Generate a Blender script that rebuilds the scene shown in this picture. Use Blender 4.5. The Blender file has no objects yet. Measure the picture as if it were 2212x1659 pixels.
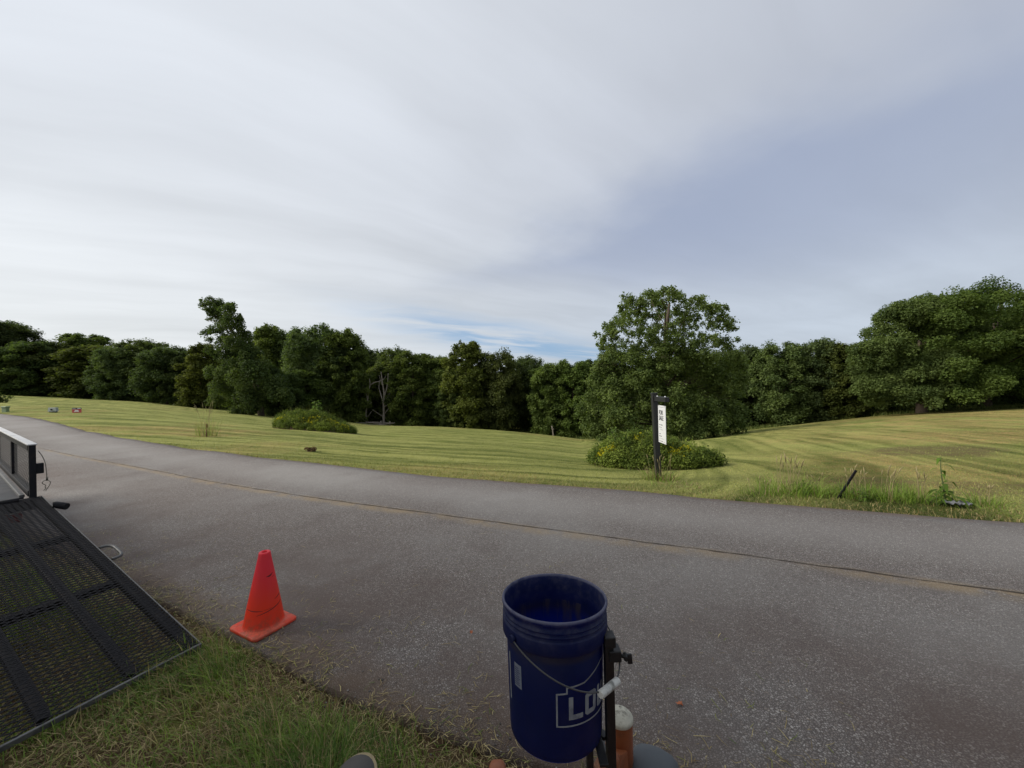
import bpy, bmesh, math, random
import numpy as np
from mathutils import Vector, Matrix

random.seed(7)
PI = math.pi
SC = bpy.context.scene
COL = SC.collection

# ------------------------------------------------------------------ camera
EYE = 1.6                      # eye height of the person sitting on the mower
FPX, CX, CY, ROLL = 829.5, 1106.0, 829.5, 0.02
RV = np.array([math.cos(ROLL), 0, -math.sin(ROLL)])
UV_ = np.array([math.sin(ROLL), 0, math.cos(ROLL)])
FV = np.array([0, 1.0, 0])
cam = bpy.data.objects.new('camera', bpy.data.cameras.new('camera'))
COL.objects.link(cam)
cam.data.sensor_width = 36
cam.data.lens = FPX / 2212 * 36
cam.data.clip_start = 0.02
cam.data.clip_end = 4000
cam.matrix_world = Matrix(((RV[0], UV_[0], -FV[0], 0), (RV[1], UV_[1], -FV[1], 0),
                           (RV[2], UV_[2], -FV[2], EYE), (0, 0, 0, 1)))
SC.camera = cam

# ------------------------------------------------------------------ light
SUN_AZ, SUN_EL = math.radians(-100), math.radians(34)      # azimuth from +Y towards +X
SUN_DIR = Vector((math.sin(SUN_AZ) * math.cos(SUN_EL), math.cos(SUN_AZ) * math.cos(SUN_EL), math.sin(SUN_EL)))
sl = bpy.data.lights.new('sun', 'SUN')
sl.energy = 3.2
sl.angle = math.radians(30)
sl.color = (1.0, 0.93, 0.82)
sun = bpy.data.objects.new('sun', sl)
COL.objects.link(sun)
sun.rotation_euler = (-SUN_DIR).to_track_quat('-Z', 'Y').to_euler()
sun.location = (-20, -5, 40)
SC.view_settings.view_transform = 'Standard'
SC.view_settings.look = 'None'
SC.view_settings.gamma = 1
SC.view_settings.exposure = 0.5
SC.view_settings.use_curve_mapping = False
SKY_STRENGTH = 0.067


class NT:
    """small helper around a node tree"""
    def __init__(self, tree):
        self.t = tree
        tree.nodes.clear()

    def n(self, typ, **kw):
        nd = self.t.nodes.new(typ)
        for k, v in kw.items():
            if k.startswith('i_'):
                key = k[2:]
                key = int(key) if key.isdigit() else key
                nd.inputs[key].default_value = v
            else:
                setattr(nd, k, v)
        return nd

    def l(self, a, b):
        self.t.links.new(a, b)

    def m(self, op, a, b=None, c=None, clamp=False):
        nd = self.t.nodes.new('ShaderNodeMath')
        nd.operation = op
        nd.use_clamp = clamp
        for i, v in enumerate((a, b, c)):
            if v is None:
                continue
            if isinstance(v, (int, float)):
                nd.inputs[i].default_value = v
            else:
                self.l(v, nd.inputs[i])
        return nd.outputs[0]

    def mix(self, f, a, b, mode='MIX'):
        nd = self.t.nodes.new('ShaderNodeMix')
        nd.data_type = 'RGBA'
        nd.blend_type = mode
        for sock, v in ((nd.inputs[0], f), (nd.inputs[6], a), (nd.inputs[7], b)):
            if isinstance(v, (int, float)):
                sock.default_value = v
            elif isinstance(v, tuple):
                sock.default_value = (v[0], v[1], v[2], 1)
            else:
                self.l(v, sock)
        return nd.outputs[2]

    def ss(self, x, lo, hi):
        nd = self.t.nodes.new('ShaderNodeMapRange')
        nd.interpolation_type = 'SMOOTHSTEP'
        self.l(x, nd.inputs[0])
        nd.inputs[1].default_value = lo
        nd.inputs[2].default_value = hi
        return nd.outputs[0]

    def noise(self, vec, scale, detail=3.0, rough=0.5, dist=0.0):
        nd = self.n('ShaderNodeTexNoise')
        nd.inputs['Scale'].default_value = scale
        nd.inputs['Detail'].default_value = detail
        nd.inputs['Roughness'].default_value = rough
        nd.inputs['Distortion'].default_value = dist
        if vec is not None:
            self.l(vec, nd.inputs['Vector'])
        return nd.outputs['Fac']

    def xyz(self, x, y, z):
        nd = self.t.nodes.new('ShaderNodeCombineXYZ')
        for i, v in enumerate((x, y, z)):
            if isinstance(v, (int, float)):
                nd.inputs[i].default_value = v
            else:
                self.l(v, nd.inputs[i])
        return nd.outputs[0]


world = bpy.data.worlds.new('World')
SC.world = world
world.use_nodes = True


def build_sky():
    t = NT(world.node_tree)
    out = t.n('ShaderNodeOutputWorld')
    bg = t.n('ShaderNodeBackground')
    bg.inputs['Strength'].default_value = SKY_STRENGTH
    t.l(bg.outputs[0], out.inputs[0])
    sky = t.n('ShaderNodeTexSky', sky_type='NISHITA')
    sky.sun_disc = False
    sky.sun_elevation = SUN_EL
    sky.sun_rotation = SUN_AZ % (2 * PI)
    sky.altitude = 200
    sky.air_density = 1.0
    sky.dust_density = 1.2
    sky.ozone_density = 1.0
    tc = t.n('ShaderNodeTexCoord')
    sp = t.n('ShaderNodeSeparateXYZ')
    t.l(tc.outputs['Generated'], sp.inputs[0])
    x, y, z = sp.outputs
    zz = t.m('ADD', t.m('MAXIMUM', z, 0.0), 0.10)
    u = t.m('DIVIDE', x, zz)
    v = t.m('DIVIDE', y, zz)
    # big warp so nothing runs dead straight
    pl = t.xyz(u, v, 0.0)
    w1 = t.m('SUBTRACT', t.noise(pl, 0.55, 3, 0.5), 0.5)
    w2 = t.m('SUBTRACT', t.noise(t.xyz(t.m('ADD', u, 7.3), v, 1.0), 0.55, 3, 0.5), 0.5)
    uw = t.m('ADD', u, t.m('MULTIPLY', w1, 0.9))
    vw = t.m('ADD', v, t.m('MULTIPLY', w2, 0.9))
    # cirrus streaks: long in one direction of the cloud sheet
    a = math.radians(28)
    s_al = t.m('ADD', t.m('MULTIPLY', uw, math.cos(a)), t.m('MULTIPLY', vw, math.sin(a)))
    s_ac = t.m('SUBTRACT', t.m('MULTIPLY', vw, math.cos(a)), t.m('MULTIPLY', uw, math.sin(a)))
    st1 = t.noise(t.xyz(t.m('MULTIPLY', s_al, 0.28), t.m('MULTIPLY', s_ac, 1.25), 3.0), 1.0, 4, 0.5)
    st2 = t.noise(t.xyz(t.m('MULTIPLY', s_al, 0.8), t.m('MULTIPLY', s_ac, 3.0), 9.0), 1.0, 4, 0.55)
    soft = t.noise(t.xyz(uw, vw, 5.0), 0.9, 2, 0.5)
    st2 = t.m('ADD', t.m('MULTIPLY', st2, .75), t.m('MULTIPLY', t.noise(t.xyz(t.m('MULTIPLY', s_al, 2.2), t.m('MULTIPLY', s_ac, 6.5), 4.0), 1.0, 5, .6, .6), .25))
    # glow of the veiled sun
    dot = t.n('ShaderNodeVectorMath', operation='DOT_PRODUCT')
    t.l(tc.outputs['Generated'], dot.inputs[0])
    dot.inputs[1].default_value = SUN_DIR
    glow = t.ss(dot.outputs['Value'], -0.55, 0.75)
    low = t.ss(z, 0.55, 0.0)
    thick = t.mix(glow, (5.2, 5.6, 6.5), (8.1, 8.5, 9.1))
    thick = t.mix(t.m('MULTIPLY', low, 0.75), thick, t.mix(glow, (6.0, 6.8, 7.8), (9.0, 9.2, 9.15)))
    # streak brightness
    br = t.m('ADD', 0.60, t.m('ADD', t.m('MULTIPLY', st1, 0.30), t.m('ADD', t.m('MULTIPLY', st2, 0.28), t.m('MULTIPLY', soft, 0.22))))
    brc = t.n('ShaderNodeCombineColor')
    for i in range(3):
        t.l(br, brc.inputs[i])
    cloud = t.mix(1.0, thick, brc.outputs[0], 'MULTIPLY')
    # blue-grey thinner sheet high on the right
    g1 = t.m('ADD', t.m('MULTIPLY', t.m('SUBTRACT', uw, 0.52), 0.74), t.m('MULTIPLY', t.m('SUBTRACT', vw, 1.45), 0.67))
    g1 = t.m('ADD', g1, t.m('MULTIPLY', t.m('SUBTRACT', t.noise(t.xyz(u, v, 2.0), 1.7, 4, .55), .5), .75))
    right = t.ss(g1, -0.25, 0.45)
    upper = t.ss(t.m('ADD', vw, t.m('MULTIPLY', w1, 0.8)), 3.1, 1.75)
    fade = t.ss(u, 3.0, 0.7)
    hole = t.m('MULTIPLY', t.m('MULTIPLY', right, upper), t.m('MULTIPLY', fade, t.m('ADD', 0.55, t.m('MULTIPLY', st1, 0.6))), clamp=True)
    cloud = t.mix(t.m('MULTIPLY', hole, 0.95), cloud, (3.65, 4.3, 5.95))
    # clear blue strip low over the wood
    ln = t.m('SUBTRACT', vw, t.m('ADD', 4.75, t.m('MULTIPLY', uw, 0.88)))
    gap = t.m('MULTIPLY', t.ss(t.m('ABSOLUTE', ln), 1.3, 0.1), t.ss(t.m('ABSOLUTE', t.m('SUBTRACT', u, 0.35)), 2.1, 0.7))
    gap = t.m('MULTIPLY', gap, t.ss(st2, 0.30, 0.62))
    blue = t.mix(0.75, sky.outputs[0], (2.0, 4.3, 7.6))
    cloud = t.mix(t.m('MULTIPLY', gap, 0.78, clamp=True), cloud, blue)
    final = t.mix(0.93, sky.outputs[0], cloud)
    t.l(final, bg.inputs['Color'])


build_sky()

# ------------------------------------------------------------------ pixel helpers (pixel of a 2212 px wide view -> point in the place)


def ray(px, py):
    return FV + RV * (px - CX) / FPX + UV_ * (CY - py) / FPX


def G(px, py, z=0.0):
    d = ray(px, py)
    return np.array([0, 0, EYE]) + d * (z - EYE) / d[2]


def D(px, py, Y):
    return np.array([0, 0, EYE]) + ray(px, py) * Y


# ------------------------------------------------------------------ small numeric helpers
_NT = np.random.RandomState(11).rand(512, 512)


def vnoise(x, y, s=1.0, o=0):
    x = np.asarray(x, float) * s + 31.7 * o + 1000
    y = np.asarray(y, float) * s + 17.3 * o + 1000
    xi = np.floor(x).astype(int)
    yi = np.floor(y).astype(int)
    fx = x - xi
    fy = y - yi
    fx = fx * fx * (3 - 2 * fx)
    fy = fy * fy * (3 - 2 * fy)
    g = lambda a, b: _NT[a % 512, b % 512]
    return (g(xi, yi) * (1 - fx) + g(xi + 1, yi) * fx) * (1 - fy) + (g(xi, yi + 1) * (1 - fx) + g(xi + 1, yi + 1) * fx) * fy


def fbm(x, y, s=1.0, o=0):
    return 0.55 * vnoise(x, y, s, o) + 0.3 * vnoise(x, y, s * 2.1, o + 1) + 0.15 * vnoise(x, y, s * 4.3, o + 2)


def sstep(x, a, b):
    t = np.clip((np.asarray(x, float) - a) / (b - a), 0, 1)
    return t * t * (3 - 2 * t)


def dense(poly, step):
    P = np.asarray(poly, float)
    seg = np.linalg.norm(np.diff(P, axis=0), axis=1)
    s = np.concatenate([[0], np.cumsum(seg)])
    n = max(2, int(s[-1] / step))
    q = np.linspace(0, s[-1], n)
    return np.stack([np.interp(q, s, P[:, k]) for k in range(P.shape[1])], 1)


def smooth_poly(P, it=3):
    P = np.array(P, float)
    for _ in range(it):
        Q = P.copy()
        Q[1:-1] = 0.25 * P[:-2] + 0.5 * P[1:-1] + 0.25 * P[2:]
        P = Q
    return P


def inside(px, py, poly):
    res = np.zeros(px.shape, bool)
    n = len(poly)
    for i in range(n):
        x1, y1 = poly[i]
        x2, y2 = poly[(i + 1) % n]
        if y1 == y2:
            continue
        c = ((y1 > py) != (y2 > py)) & (px < (x2 - x1) * (py - y1) / (y2 - y1) + x1)
        res ^= c
    return res


# ------------------------------------------------------------------ road lines in plan
far_px = [(0, 893.5), (67, 901), (125, 913.5), (175, 928.5), (250, 943.5), (375, 963.5), (553, 986.5), (700, 1003), (828, 1017),
          (970, 1031), (1106, 1042), (1317, 1056), (1465, 1069), (1659, 1089), (1867, 1107), (2076, 1119), (2212, 1129)]
FAR = [G(*p)[:2] for p in far_px]
d0 = FAR[0] - FAR[2]
d0 /= np.linalg.norm(d0)
FAR = [FAR[0] + d0 * 120, FAR[0] + d0 * 40] + FAR
dr = FAR[-1] - FAR[-4]
dr /= np.linalg.norm(dr)
FAR = FAR + [FAR[-1] + dr * 8, FAR[-1] + dr * 45]
FAR = smooth_poly(dense(FAR, 0.5), 4)
crk_px = [(78, 966), (165, 985.6), (350, 1019), (440, 1038), (560, 1057), (700, 1079), (885, 1103), (1106, 1133), (1290, 1158), (1450, 1179), (1600, 1198),
          (1800, 1226), (2000, 1254), (2212, 1283)]
CRK = [G(*p)[:2] for p in crk_px]
CRK = [CRK[0] + np.array([-.855, .52]) * 170, CRK[0] + np.array([-.855, .52]) * 30, CRK[0] + np.array([-.85, .52]) * 4] + CRK
dc = CRK[-1] - CRK[-4]
dc /= np.linalg.norm(dc)
CRK = CRK + [CRK[-1] + dc * 8, CRK[-1] + dc * 45]
CRK = smooth_poly(dense(CRK, 0.25), 4)
near_px = [(0, 1150), (150, 1200), (300, 1275), (400, 1338), (470, 1366), (560, 1405), (620, 1445), (700, 1492), (850, 1548), (960, 1592), (1060, 1628), (1180, 1662)]
NEAR = [G(*p)[:2] for p in near_px]
NEAR = [np.array([-170., 110.]), np.array([-46., 30.5]), np.array([-16., 11.2]), np.array([-9., 6.6])] + NEAR
dn = np.array([.95, -.31])
NEAR = NEAR + [NEAR[-1] + dn * 1.5, NEAR[-1] + dn * 45]
NEAR = smooth_poly(dense(NEAR, 0.2), 3)


def jag(P, amp, s, o):
    T = np.gradient(P, axis=0)
    T /= np.linalg.norm(T, axis=1)[:, None] + 1e-9
    N = np.stack([-T[:, 1], T[:, 0]], 1)
    j = (fbm(P[:, 0], P[:, 1], s, o) - .5) * 2 * amp
    return P + N * j[:, None]


FAR = jag(FAR, .10, 1.2, 3)
NEAR = jag(NEAR, .07, 3.0, 6)
ROADPOLY = np.concatenate([FAR[::2], NEAR[::-3]])
_farpx = CX + FPX * FAR[:, 0] / np.maximum(FAR[:, 1], .3)
_ok = FAR[:, 1] > .6
_o = np.argsort(_farpx[_ok])
ROAD_PX, ROAD_Y = _farpx[_ok][_o], FAR[_ok][_o][:, 1]

# field edge: column, pixel of the wood's foot, depth
EDGE = [(-400, 845, 100), (0, 850, 100), (300, 866, 98), (420, 880, 86), (563, 894, 72), (700, 905, 72), (800, 916, 72), (950, 921, 72), (1106, 931, 68),
        (1250, 948, 58), (1430, 953, 52), (1500, 944, 54), (1600, 930, 57), (1800, 907, 58), (1900, 897, 54), (2000, 890, 52), (2212, 880, 50), (2700, 868, 50), (3400, 860, 50)]
E_PX = np.array([e[0] for e in EDGE], float)
E_Y = np.array([e[2] for e in EDGE], float)
E_Z = np.array([D(e[0], e[1], e[2])[2] for e in EDGE])


def edge_at(px):
    return np.interp(px, E_PX, E_Y), np.interp(px, E_PX, E_Z)


def terrain(x, y):
    x = np.asarray(x, float)
    y = np.asarray(y, float)
    yy = np.maximum(y, .3)
    px = CX + FPX * x / yy
    ry = np.interp(px, ROAD_PX, ROAD_Y)
    ry = np.where(px < -330, 400, ry)
    ey, ez = edge_at(px)
    ey = np.maximum(ey, ry + 5)
    s = np.clip((y - ry) / (ey - ry), 0, None)
    s1 = np.minimum(s, 1)
    z = ez * (s1 ** 1.04) + np.where(s > 1, -(s - 1) * .6, 0)
    z = np.maximum(z, -14)
    und = (fbm(x, y, .09, 4) - .5) * .5 * sstep(s1, .05, .3) * (1 - sstep(s1, .7, 1))
    z = z + und + (fbm(x, y, .8, 8) - .5) * .07 * sstep(y - ry, .4, 2.)
    # near bank on this side of the road is gently uneven
    near = (y < 6) & (s <= 0)
    z = z + np.where(near, (fbm(x, y, 1.7, 9) - .5) * .05, 0)
    return z - .03


def thit(px, py):
    """where the view line through a pixel meets the ground"""
    d = ray(px, py)
    Y = np.geomspace(1.2, 140, 4000)
    z = EYE + d[2] * Y
    tz = terrain(d[0] * Y, Y)
    k = np.argmax(z <= tz)
    if z[k] > tz[k]:
        k = len(Y) - 1
    return np.array([d[0] * Y[k], Y[k], tz[k]])


# ------------------------------------------------------------------ object helpers


def prop(o, label=None, cat=None, group=None, kind=None):
    if label:
        o['label'] = label
    if cat:
        o['category'] = cat
    if group:
        o['group'] = group
    if kind:
        o['kind'] = kind
    return o


def thing(name, label, cat, loc=(0, 0, 0), rz=0.0, group=None):
    o = bpy.data.objects.new(name, None)
    o.empty_display_size = .1
    COL.objects.link(o)
    o.location = loc
    o.rotation_euler = (0, 0, rz)
    return prop(o, label, cat, group)


def link(name, me, parent=None, loc=None):
    o = bpy.data.objects.new(name, me)
    COL.objects.link(o)
    if parent is not None:
        o.parent = parent
    if loc is not None:
        o.location = loc
    return o


def raw_mesh(name, V, loops, sizes, mat, cols=None, smooth=False, uv=None):
    me = bpy.data.meshes.new(name)
    V = np.asarray(V, np.float32)
    loops = np.asarray(loops, np.int32).ravel()
    me.vertices.add(len(V))
    me.vertices.foreach_set('co', V.ravel())
    me.loops.add(len(loops))
    me.loops.foreach_set('vertex_index', loops)
    if np.isscalar(sizes):
        nf = len(loops) // sizes
        st = np.arange(nf, dtype=np.int32) * sizes
    else:
        sizes = np.asarray(sizes, np.int32)
        nf = len(sizes)
        st = np.concatenate([[0], np.cumsum(sizes)[:-1]]).astype(np.int32)
    me.polygons.add(nf)
    me.polygons.foreach_set('loop_start', st)
    if smooth:
        me.polygons.foreach_set('use_smooth', np.ones(nf, bool))
    me.update(calc_edges=True)
    if cols is not None:
        at = me.color_attributes.new('tint', 'FLOAT_COLOR', 'POINT')
        c4 = np.ones((len(V), 4), np.float32)
        c4[:, :3] = cols
        at.data.foreach_set('color', c4.ravel())
    if uv is not None:
        ul = me.uv_layers.new(name='UVMap')
        ul.data.foreach_set('uv', np.asarray(uv, np.float32)[loops].ravel())
    me.materials.append(mat)
    return me


class MB:
    """collects simple shapes into one mesh"""
    def __init__(self):
        self.v = []
        self.f = []
        self.s = []

    def add(self, V, F, smooth=False):
        b = len(self.v)
        self.v.extend([tuple(map(float, p)) for p in V])
        for f in F:
            self.f.append([i + b for i in f])
            self.s.append(smooth)
        return self

    def box(self, c, size, M=None, ch=0.0):
        """box with optionally chamfered edges; M is a 3x3 orientation"""
        hx, hy, hz = [s / 2 for s in size]
        bm = bmesh.new()
        r = bmesh.ops.create_cube(bm, size=1)
        for v in bm.verts:
            v.co = Vector((v.co.x * 2 * hx, v.co.y * 2 * hy, v.co.z * 2 * hz))
        if ch > 0:
            bmesh.ops.bevel(bm, geom=list(bm.edges), offset=ch, segments=2, affect='EDGES', profile=.5)
        M = M or Matrix.Identity(3)
        V = [M @ v.co + Vector(c) for v in bm.verts]
        bm.verts.index_update()
        F = [[v.index for v in f.verts] for f in bm.faces]
        bm.free()
        return self.add(V, F)

    def beam(self, a, b, w, h, up=(0, 0, 1), ch=0.0):
        a, b, up = Vector(a), Vector(b), Vector(up)
        x = (b - a).normalized()
        y = up.cross(x).normalized()
        z = x.cross(y)
        M = Matrix((x, y, z)).transposed()
        return self.box((a + b) / 2, ((b - a).length, w, h), M, ch)

    def tube(self, pts, rad, n=10, caps=True, smooth=True):
        pts = [Vector(p) for p in pts]
        if not hasattr(rad, '__len__'):
            rad = [rad] * len(pts)
        V, F = [], []
        ref = None
        for i, p in enumerate(pts):
            t = (pts[min(i + 1, len(pts) - 1)] - pts[max(i - 1, 0)]).normalized()
            if ref is None:
                ref = t.orthogonal().normalized()
            ref = (ref - t * ref.dot(t))
            if ref.length < 1e-6:
                ref = t.orthogonal()
            ref.normalize()
            bn = t.cross(ref)
            for k in range(n):
                a = 2 * PI * k / n
                V.append(p + (ref * math.cos(a) + bn * math.sin(a)) * rad[i])
        for i in range(len(pts) - 1):
            for k in range(n):
                F.append([i * n + k, i * n + (k + 1) % n, (i + 1) * n + (k + 1) % n, (i + 1) * n + k])
        b = len(self.v)
        self.add(V, F, smooth)
        if caps:
            self.f.append([b + k for k in range(n)][::-1])
            self.s.append(False)
            e = b + (len(pts) - 1) * n
            self.f.append([e + k for k in range(n)])
            self.s.append(False)
        return self

    def lathe(self, prof, n=48, c=(0, 0, 0), smooth=True, M=None):
        V, F = [], []
        M = M or Matrix.Identity(3)
        for r, z in prof:
            for k in range(n):
                a = 2 * PI * k / n
                V.append(M @ Vector((r * math.cos(a), r * math.sin(a), z)) + Vector(c))
        for i in range(len(prof) - 1):
            for k in range(n):
                F.append([i * n + k, i * n + (k + 1) % n, (i + 1) * n + (k + 1) % n, (i + 1) * n + k])
        return self.add(V, F, smooth)

    def loft(self, rings, cap=True, smooth=True):
        n = len(rings[0])
        V = [p for r in rings for p in r]
        F = []
        for i in range(len(rings) - 1):
            for k in range(n):
                F.append([i * n + k, i * n + (k + 1) % n, (i + 1) * n + (k + 1) % n, (i + 1) * n + k])
        if cap:
            F.append(list(range(n))[::-1])
            F.append([(len(rings) - 1) * n + k for k in range(n)])
        return self.add(V, F, smooth)

    def prism(self, outline, axis_z0, axis_z1, M=None, c=(0, 0, 0)):
        M = M or Matrix.Identity(3)
        n = len(outline)
        V = [M @ Vector((x, y, axis_z0)) + Vector(c) for x, y in outline] + [M @ Vector((x, y, axis_z1)) + Vector(c) for x, y in outline]
        F = [list(range(n))[::-1], [n + k for k in range(n)]]
        for k in range(n):
            F.append([k, (k + 1) % n, n + (k + 1) % n, n + k])
        return self.add(V, F)

    def mesh(self, name, mat, fix=True):
        me = bpy.data.meshes.new(name)
        me.from_pydata(self.v, [], self.f)
        me.polygons.foreach_set('use_smooth', np.array(self.s, bool))
        me.materials.append(mat)
        if fix:
            bm = bmesh.new()
            bm.from_mesh(me)
            bmesh.ops.recalc_face_normals(bm, faces=bm.faces)
            bm.to_mesh(me)
            bm.free()
        me.update()
        return me

    def build(self, name, mat, parent=None, loc=None, fix=True):
        return link(name, self.mesh(name, mat, fix), parent, loc)


# ------------------------------------------------------------------ materials


def mat_basic(name, col, rough=.6, metal=0.0, var=.15, vscale=8.0, bump=0.0, bscale=60.0, spec=.5, dirt=None, dirt_amt=.4, dirt_scale=5.0, trans=0.0):
    m = bpy.data.materials.new(name)
    m.use_nodes = True
    t = NT(m.node_tree)
    out = t.n('ShaderNodeOutputMaterial')
    p = t.n('ShaderNodeBsdfPrincipled')
    t.l(p.outputs[0], out.inputs[0])
    tc = t.n('ShaderNodeTexCoord')
    ov = tc.outputs['Object']
    nz = t.noise(ov, vscale, 5, .6)
    f = t.m('MULTIPLY', t.m('SUBTRACT', nz, .5), var * 4)
    lo = tuple(c * (1 - var) for c in col)
    hi = tuple(min(1, c * (1 + var)) for c in col)
    c = t.mix(t.m('ADD', f, .5, clamp=True), lo, hi)
    if dirt:
        dn_ = t.noise(ov, dirt_scale, 6, .65, .4)
        c = t.mix(t.m('MULTIPLY', t.ss(dn_, .48, .72), dirt_amt), c, dirt)
    t.l(c, p.inputs['Base Color'])
    p.inputs['Metallic'].default_value = metal
    p.inputs['Specular IOR Level'].default_value = spec
    rn = t.noise(ov, vscale * 2.3, 4, .6)
    t.l(t.m('ADD', rough - .12, t.m('MULTIPLY', rn, .24), clamp=True), p.inputs['Roughness'])
    if bump > 0:
        b = t.n('ShaderNodeBump')
        b.inputs['Strength'].default_value = bump
        b.inputs['Distance'].default_value = .004
        t.l(t.noise(ov, bscale, 5, .6), b.inputs['Height'])
        t.l(b.outputs[0], p.inputs['Normal'])
    if trans > 0:
        tr = t.n('ShaderNodeBsdfTranslucent')
        t.l(c, tr.inputs[0])
        mx = t.n('ShaderNodeMixShader')
        mx.inputs[0].default_value = trans
        t.l(p.outputs[0], mx.inputs[1])
        t.l(tr.outputs[0], mx.inputs[2])
        t.l(mx.outputs[0], out.inputs[0])
    return m


def mat_leaf(name, mul=(1, 1, 1), trans=.42, rough=.75, spec=.12, obj_var=.20):
    m = bpy.data.materials.new(name)
    m.use_nodes = True
    t = NT(m.node_tree)
    out = t.n('ShaderNodeOutputMaterial')
    at = t.n('ShaderNodeAttribute', attribute_name='tint')
    c = t.mix(1.0, at.outputs['Color'], tuple(mul), 'MULTIPLY')
    if obj_var:
        oi = t.n('ShaderNodeObjectInfo')
        hs = t.n('ShaderNodeHueSaturation')
        t.l(t.m('ADD', .485, t.m('MULTIPLY', oi.outputs['Random'], .03)), hs.inputs['Hue'])
        t.l(t.m('ADD', 1 - obj_var, t.m('MULTIPLY', oi.outputs['Random'], 2 * obj_var)), hs.inputs['Value'])
        t.l(c, hs.inputs['Color'])
        c = hs.outputs[0]
    p = t.n('ShaderNodeBsdfPrincipled')
    t.l(c, p.inputs['Base Color'])
    p.inputs['Roughness'].default_value = rough
    p.inputs['Specular IOR Level'].default_value = spec
    tr = t.n('ShaderNodeBsdfTranslucent')
    t.l(t.mix(1.0, c, (1.15, 1.25, .55), 'MULTIPLY'), tr.inputs[0])
    mx = t.n('ShaderNodeMixShader')
    mx.inputs[0].default_value = trans
    t.l(p.outputs[0], mx.inputs[1])
    t.l(tr.outputs[0], mx.inputs[2])
    t.l(mx.outputs[0], out.inputs[0])
    return m


def mat_asphalt():
    m = bpy.data.materials.new('asphalt')
    m.use_nodes = True
    t = NT(m.node_tree)
    out = t.n('ShaderNodeOutputMaterial')
    p = t.n('ShaderNodeBsdfPrincipled')
    t.l(p.outputs[0], out.inputs[0])
    tc = t.n('ShaderNodeTexCoord')
    ov = tc.outputs['Object']
    wob = t.n('ShaderNodeVectorMath', operation='ADD')
    nv = t.n('ShaderNodeTexNoise')
    nv.inputs['Scale'].default_value = 60
    t.l(ov, nv.inputs['Vector'])
    scl = t.n('ShaderNodeVectorMath', operation='SCALE')
    scl.inputs['Scale'].default_value = .008
    t.l(nv.outputs['Color'], scl.inputs[0])
    t.l(ov, wob.inputs[0])
    t.l(scl.outputs[0], wob.inputs[1])
    vo = t.n('ShaderNodeTexVoronoi', feature='F1')
    vo.inputs['Scale'].default_value = 85
    t.l(wob.outputs[0], vo.inputs['Vector'])
    ve = t.n('ShaderNodeTexVoronoi', feature='DISTANCE_TO_EDGE')
    ve.inputs['Scale'].default_value = 85
    t.l(wob.outputs[0], ve.inputs['Vector'])
    sc = t.n('ShaderNodeSeparateColor')
    t.l(vo.outputs['Color'], sc.inputs[0])
    stone = t.ss(ve.outputs['Distance'], .05, .22)
    lum = t.m('POWER', sc.outputs[0], 2.2)
    scol = t.mix(lum, (.160, .140, .128), (.37, .345, .32))
    scol = t.mix(t.m('MULTIPLY', t.ss(sc.outputs[1], .7, 1.), .35), scol, (.25, .19, .14))
    c = t.mix(stone, (.080, .067, .060), scol)
    # worn and dusty areas
    big = t.noise(ov, .35, 4, .55)
    mid = t.noise(ov, 1.8, 5, .6)
    c = t.mix(t.m('MULTIPLY', t.ss(big, .42, .62), .35), c, (.24, .235, .225))
    c = t.mix(t.m('MULTIPLY', t.ss(mid, .5, .75), .35), c, (.085, .066, .060))
    # across the road: soil washed to the seam and to the edges
    uvn = t.n('ShaderNodeUVMap', uv_map='UVMap')
    us = t.n('ShaderNodeSeparateXYZ')
    t.l(uvn.outputs[0], us.inputs[0])
    u, v = us.outputs[0], us.outputs[1]
    en = t.noise(ov, 3.5, 6, .65)
    dseam = t.m('SUBTRACT', v, .51)
    seam = t.m('MULTIPLY', t.ss(t.m('ABSOLUTE', dseam), .035, .004), t.m('MULTIPLY', t.ss(en, .34, .58), t.ss(t.noise(ov, .5, 2), .26, .50)))
    c = t.mix(t.m('MULTIPLY', seam, .58), c, (.26, .19, .10))
    tyre = t.ss(t.m('ABSOLUTE', t.m('SUBTRACT', v, .25)), .22, .02)
    c = t.mix(t.m('MULTIPLY', tyre, .24), c, (.33, .32, .305))
    edge = t.m('MULTIPLY', t.m('ADD', t.ss(v, .045, .0), t.m('MULTIPLY', t.ss(v, .93, 1.0), .8)), t.ss(en, .30, .60))
    c = t.mix(t.m('MULTIPLY', edge, .8, clamp=True), c, (.17, .115, .075))
    brown = t.m('MULTIPLY', t.ss(v, .55, .92), t.ss(t.noise(ov, .9, 4, .6), .30, .66))  # near lane darker and browner in broad patches
    c = t.mix(t.m('MULTIPLY', brown, .75), c, (.082, .054, .042))
    t.l(c, p.inputs['Base Color'])
    p.inputs['Roughness'].default_value = .78
    p.inputs['Specular IOR Level'].default_value = .45
    b = t.n('ShaderNodeBump')
    b.inputs['Strength'].default_value = .5
    b.inputs['Distance'].default_value = .004
    t.l(t.m('ADD', stone, t.m('MULTIPLY', sc.outputs[2], .5)), b.inputs['Height'])
    t.l(b.outputs[0], p.inputs['Normal'])
    return m


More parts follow.
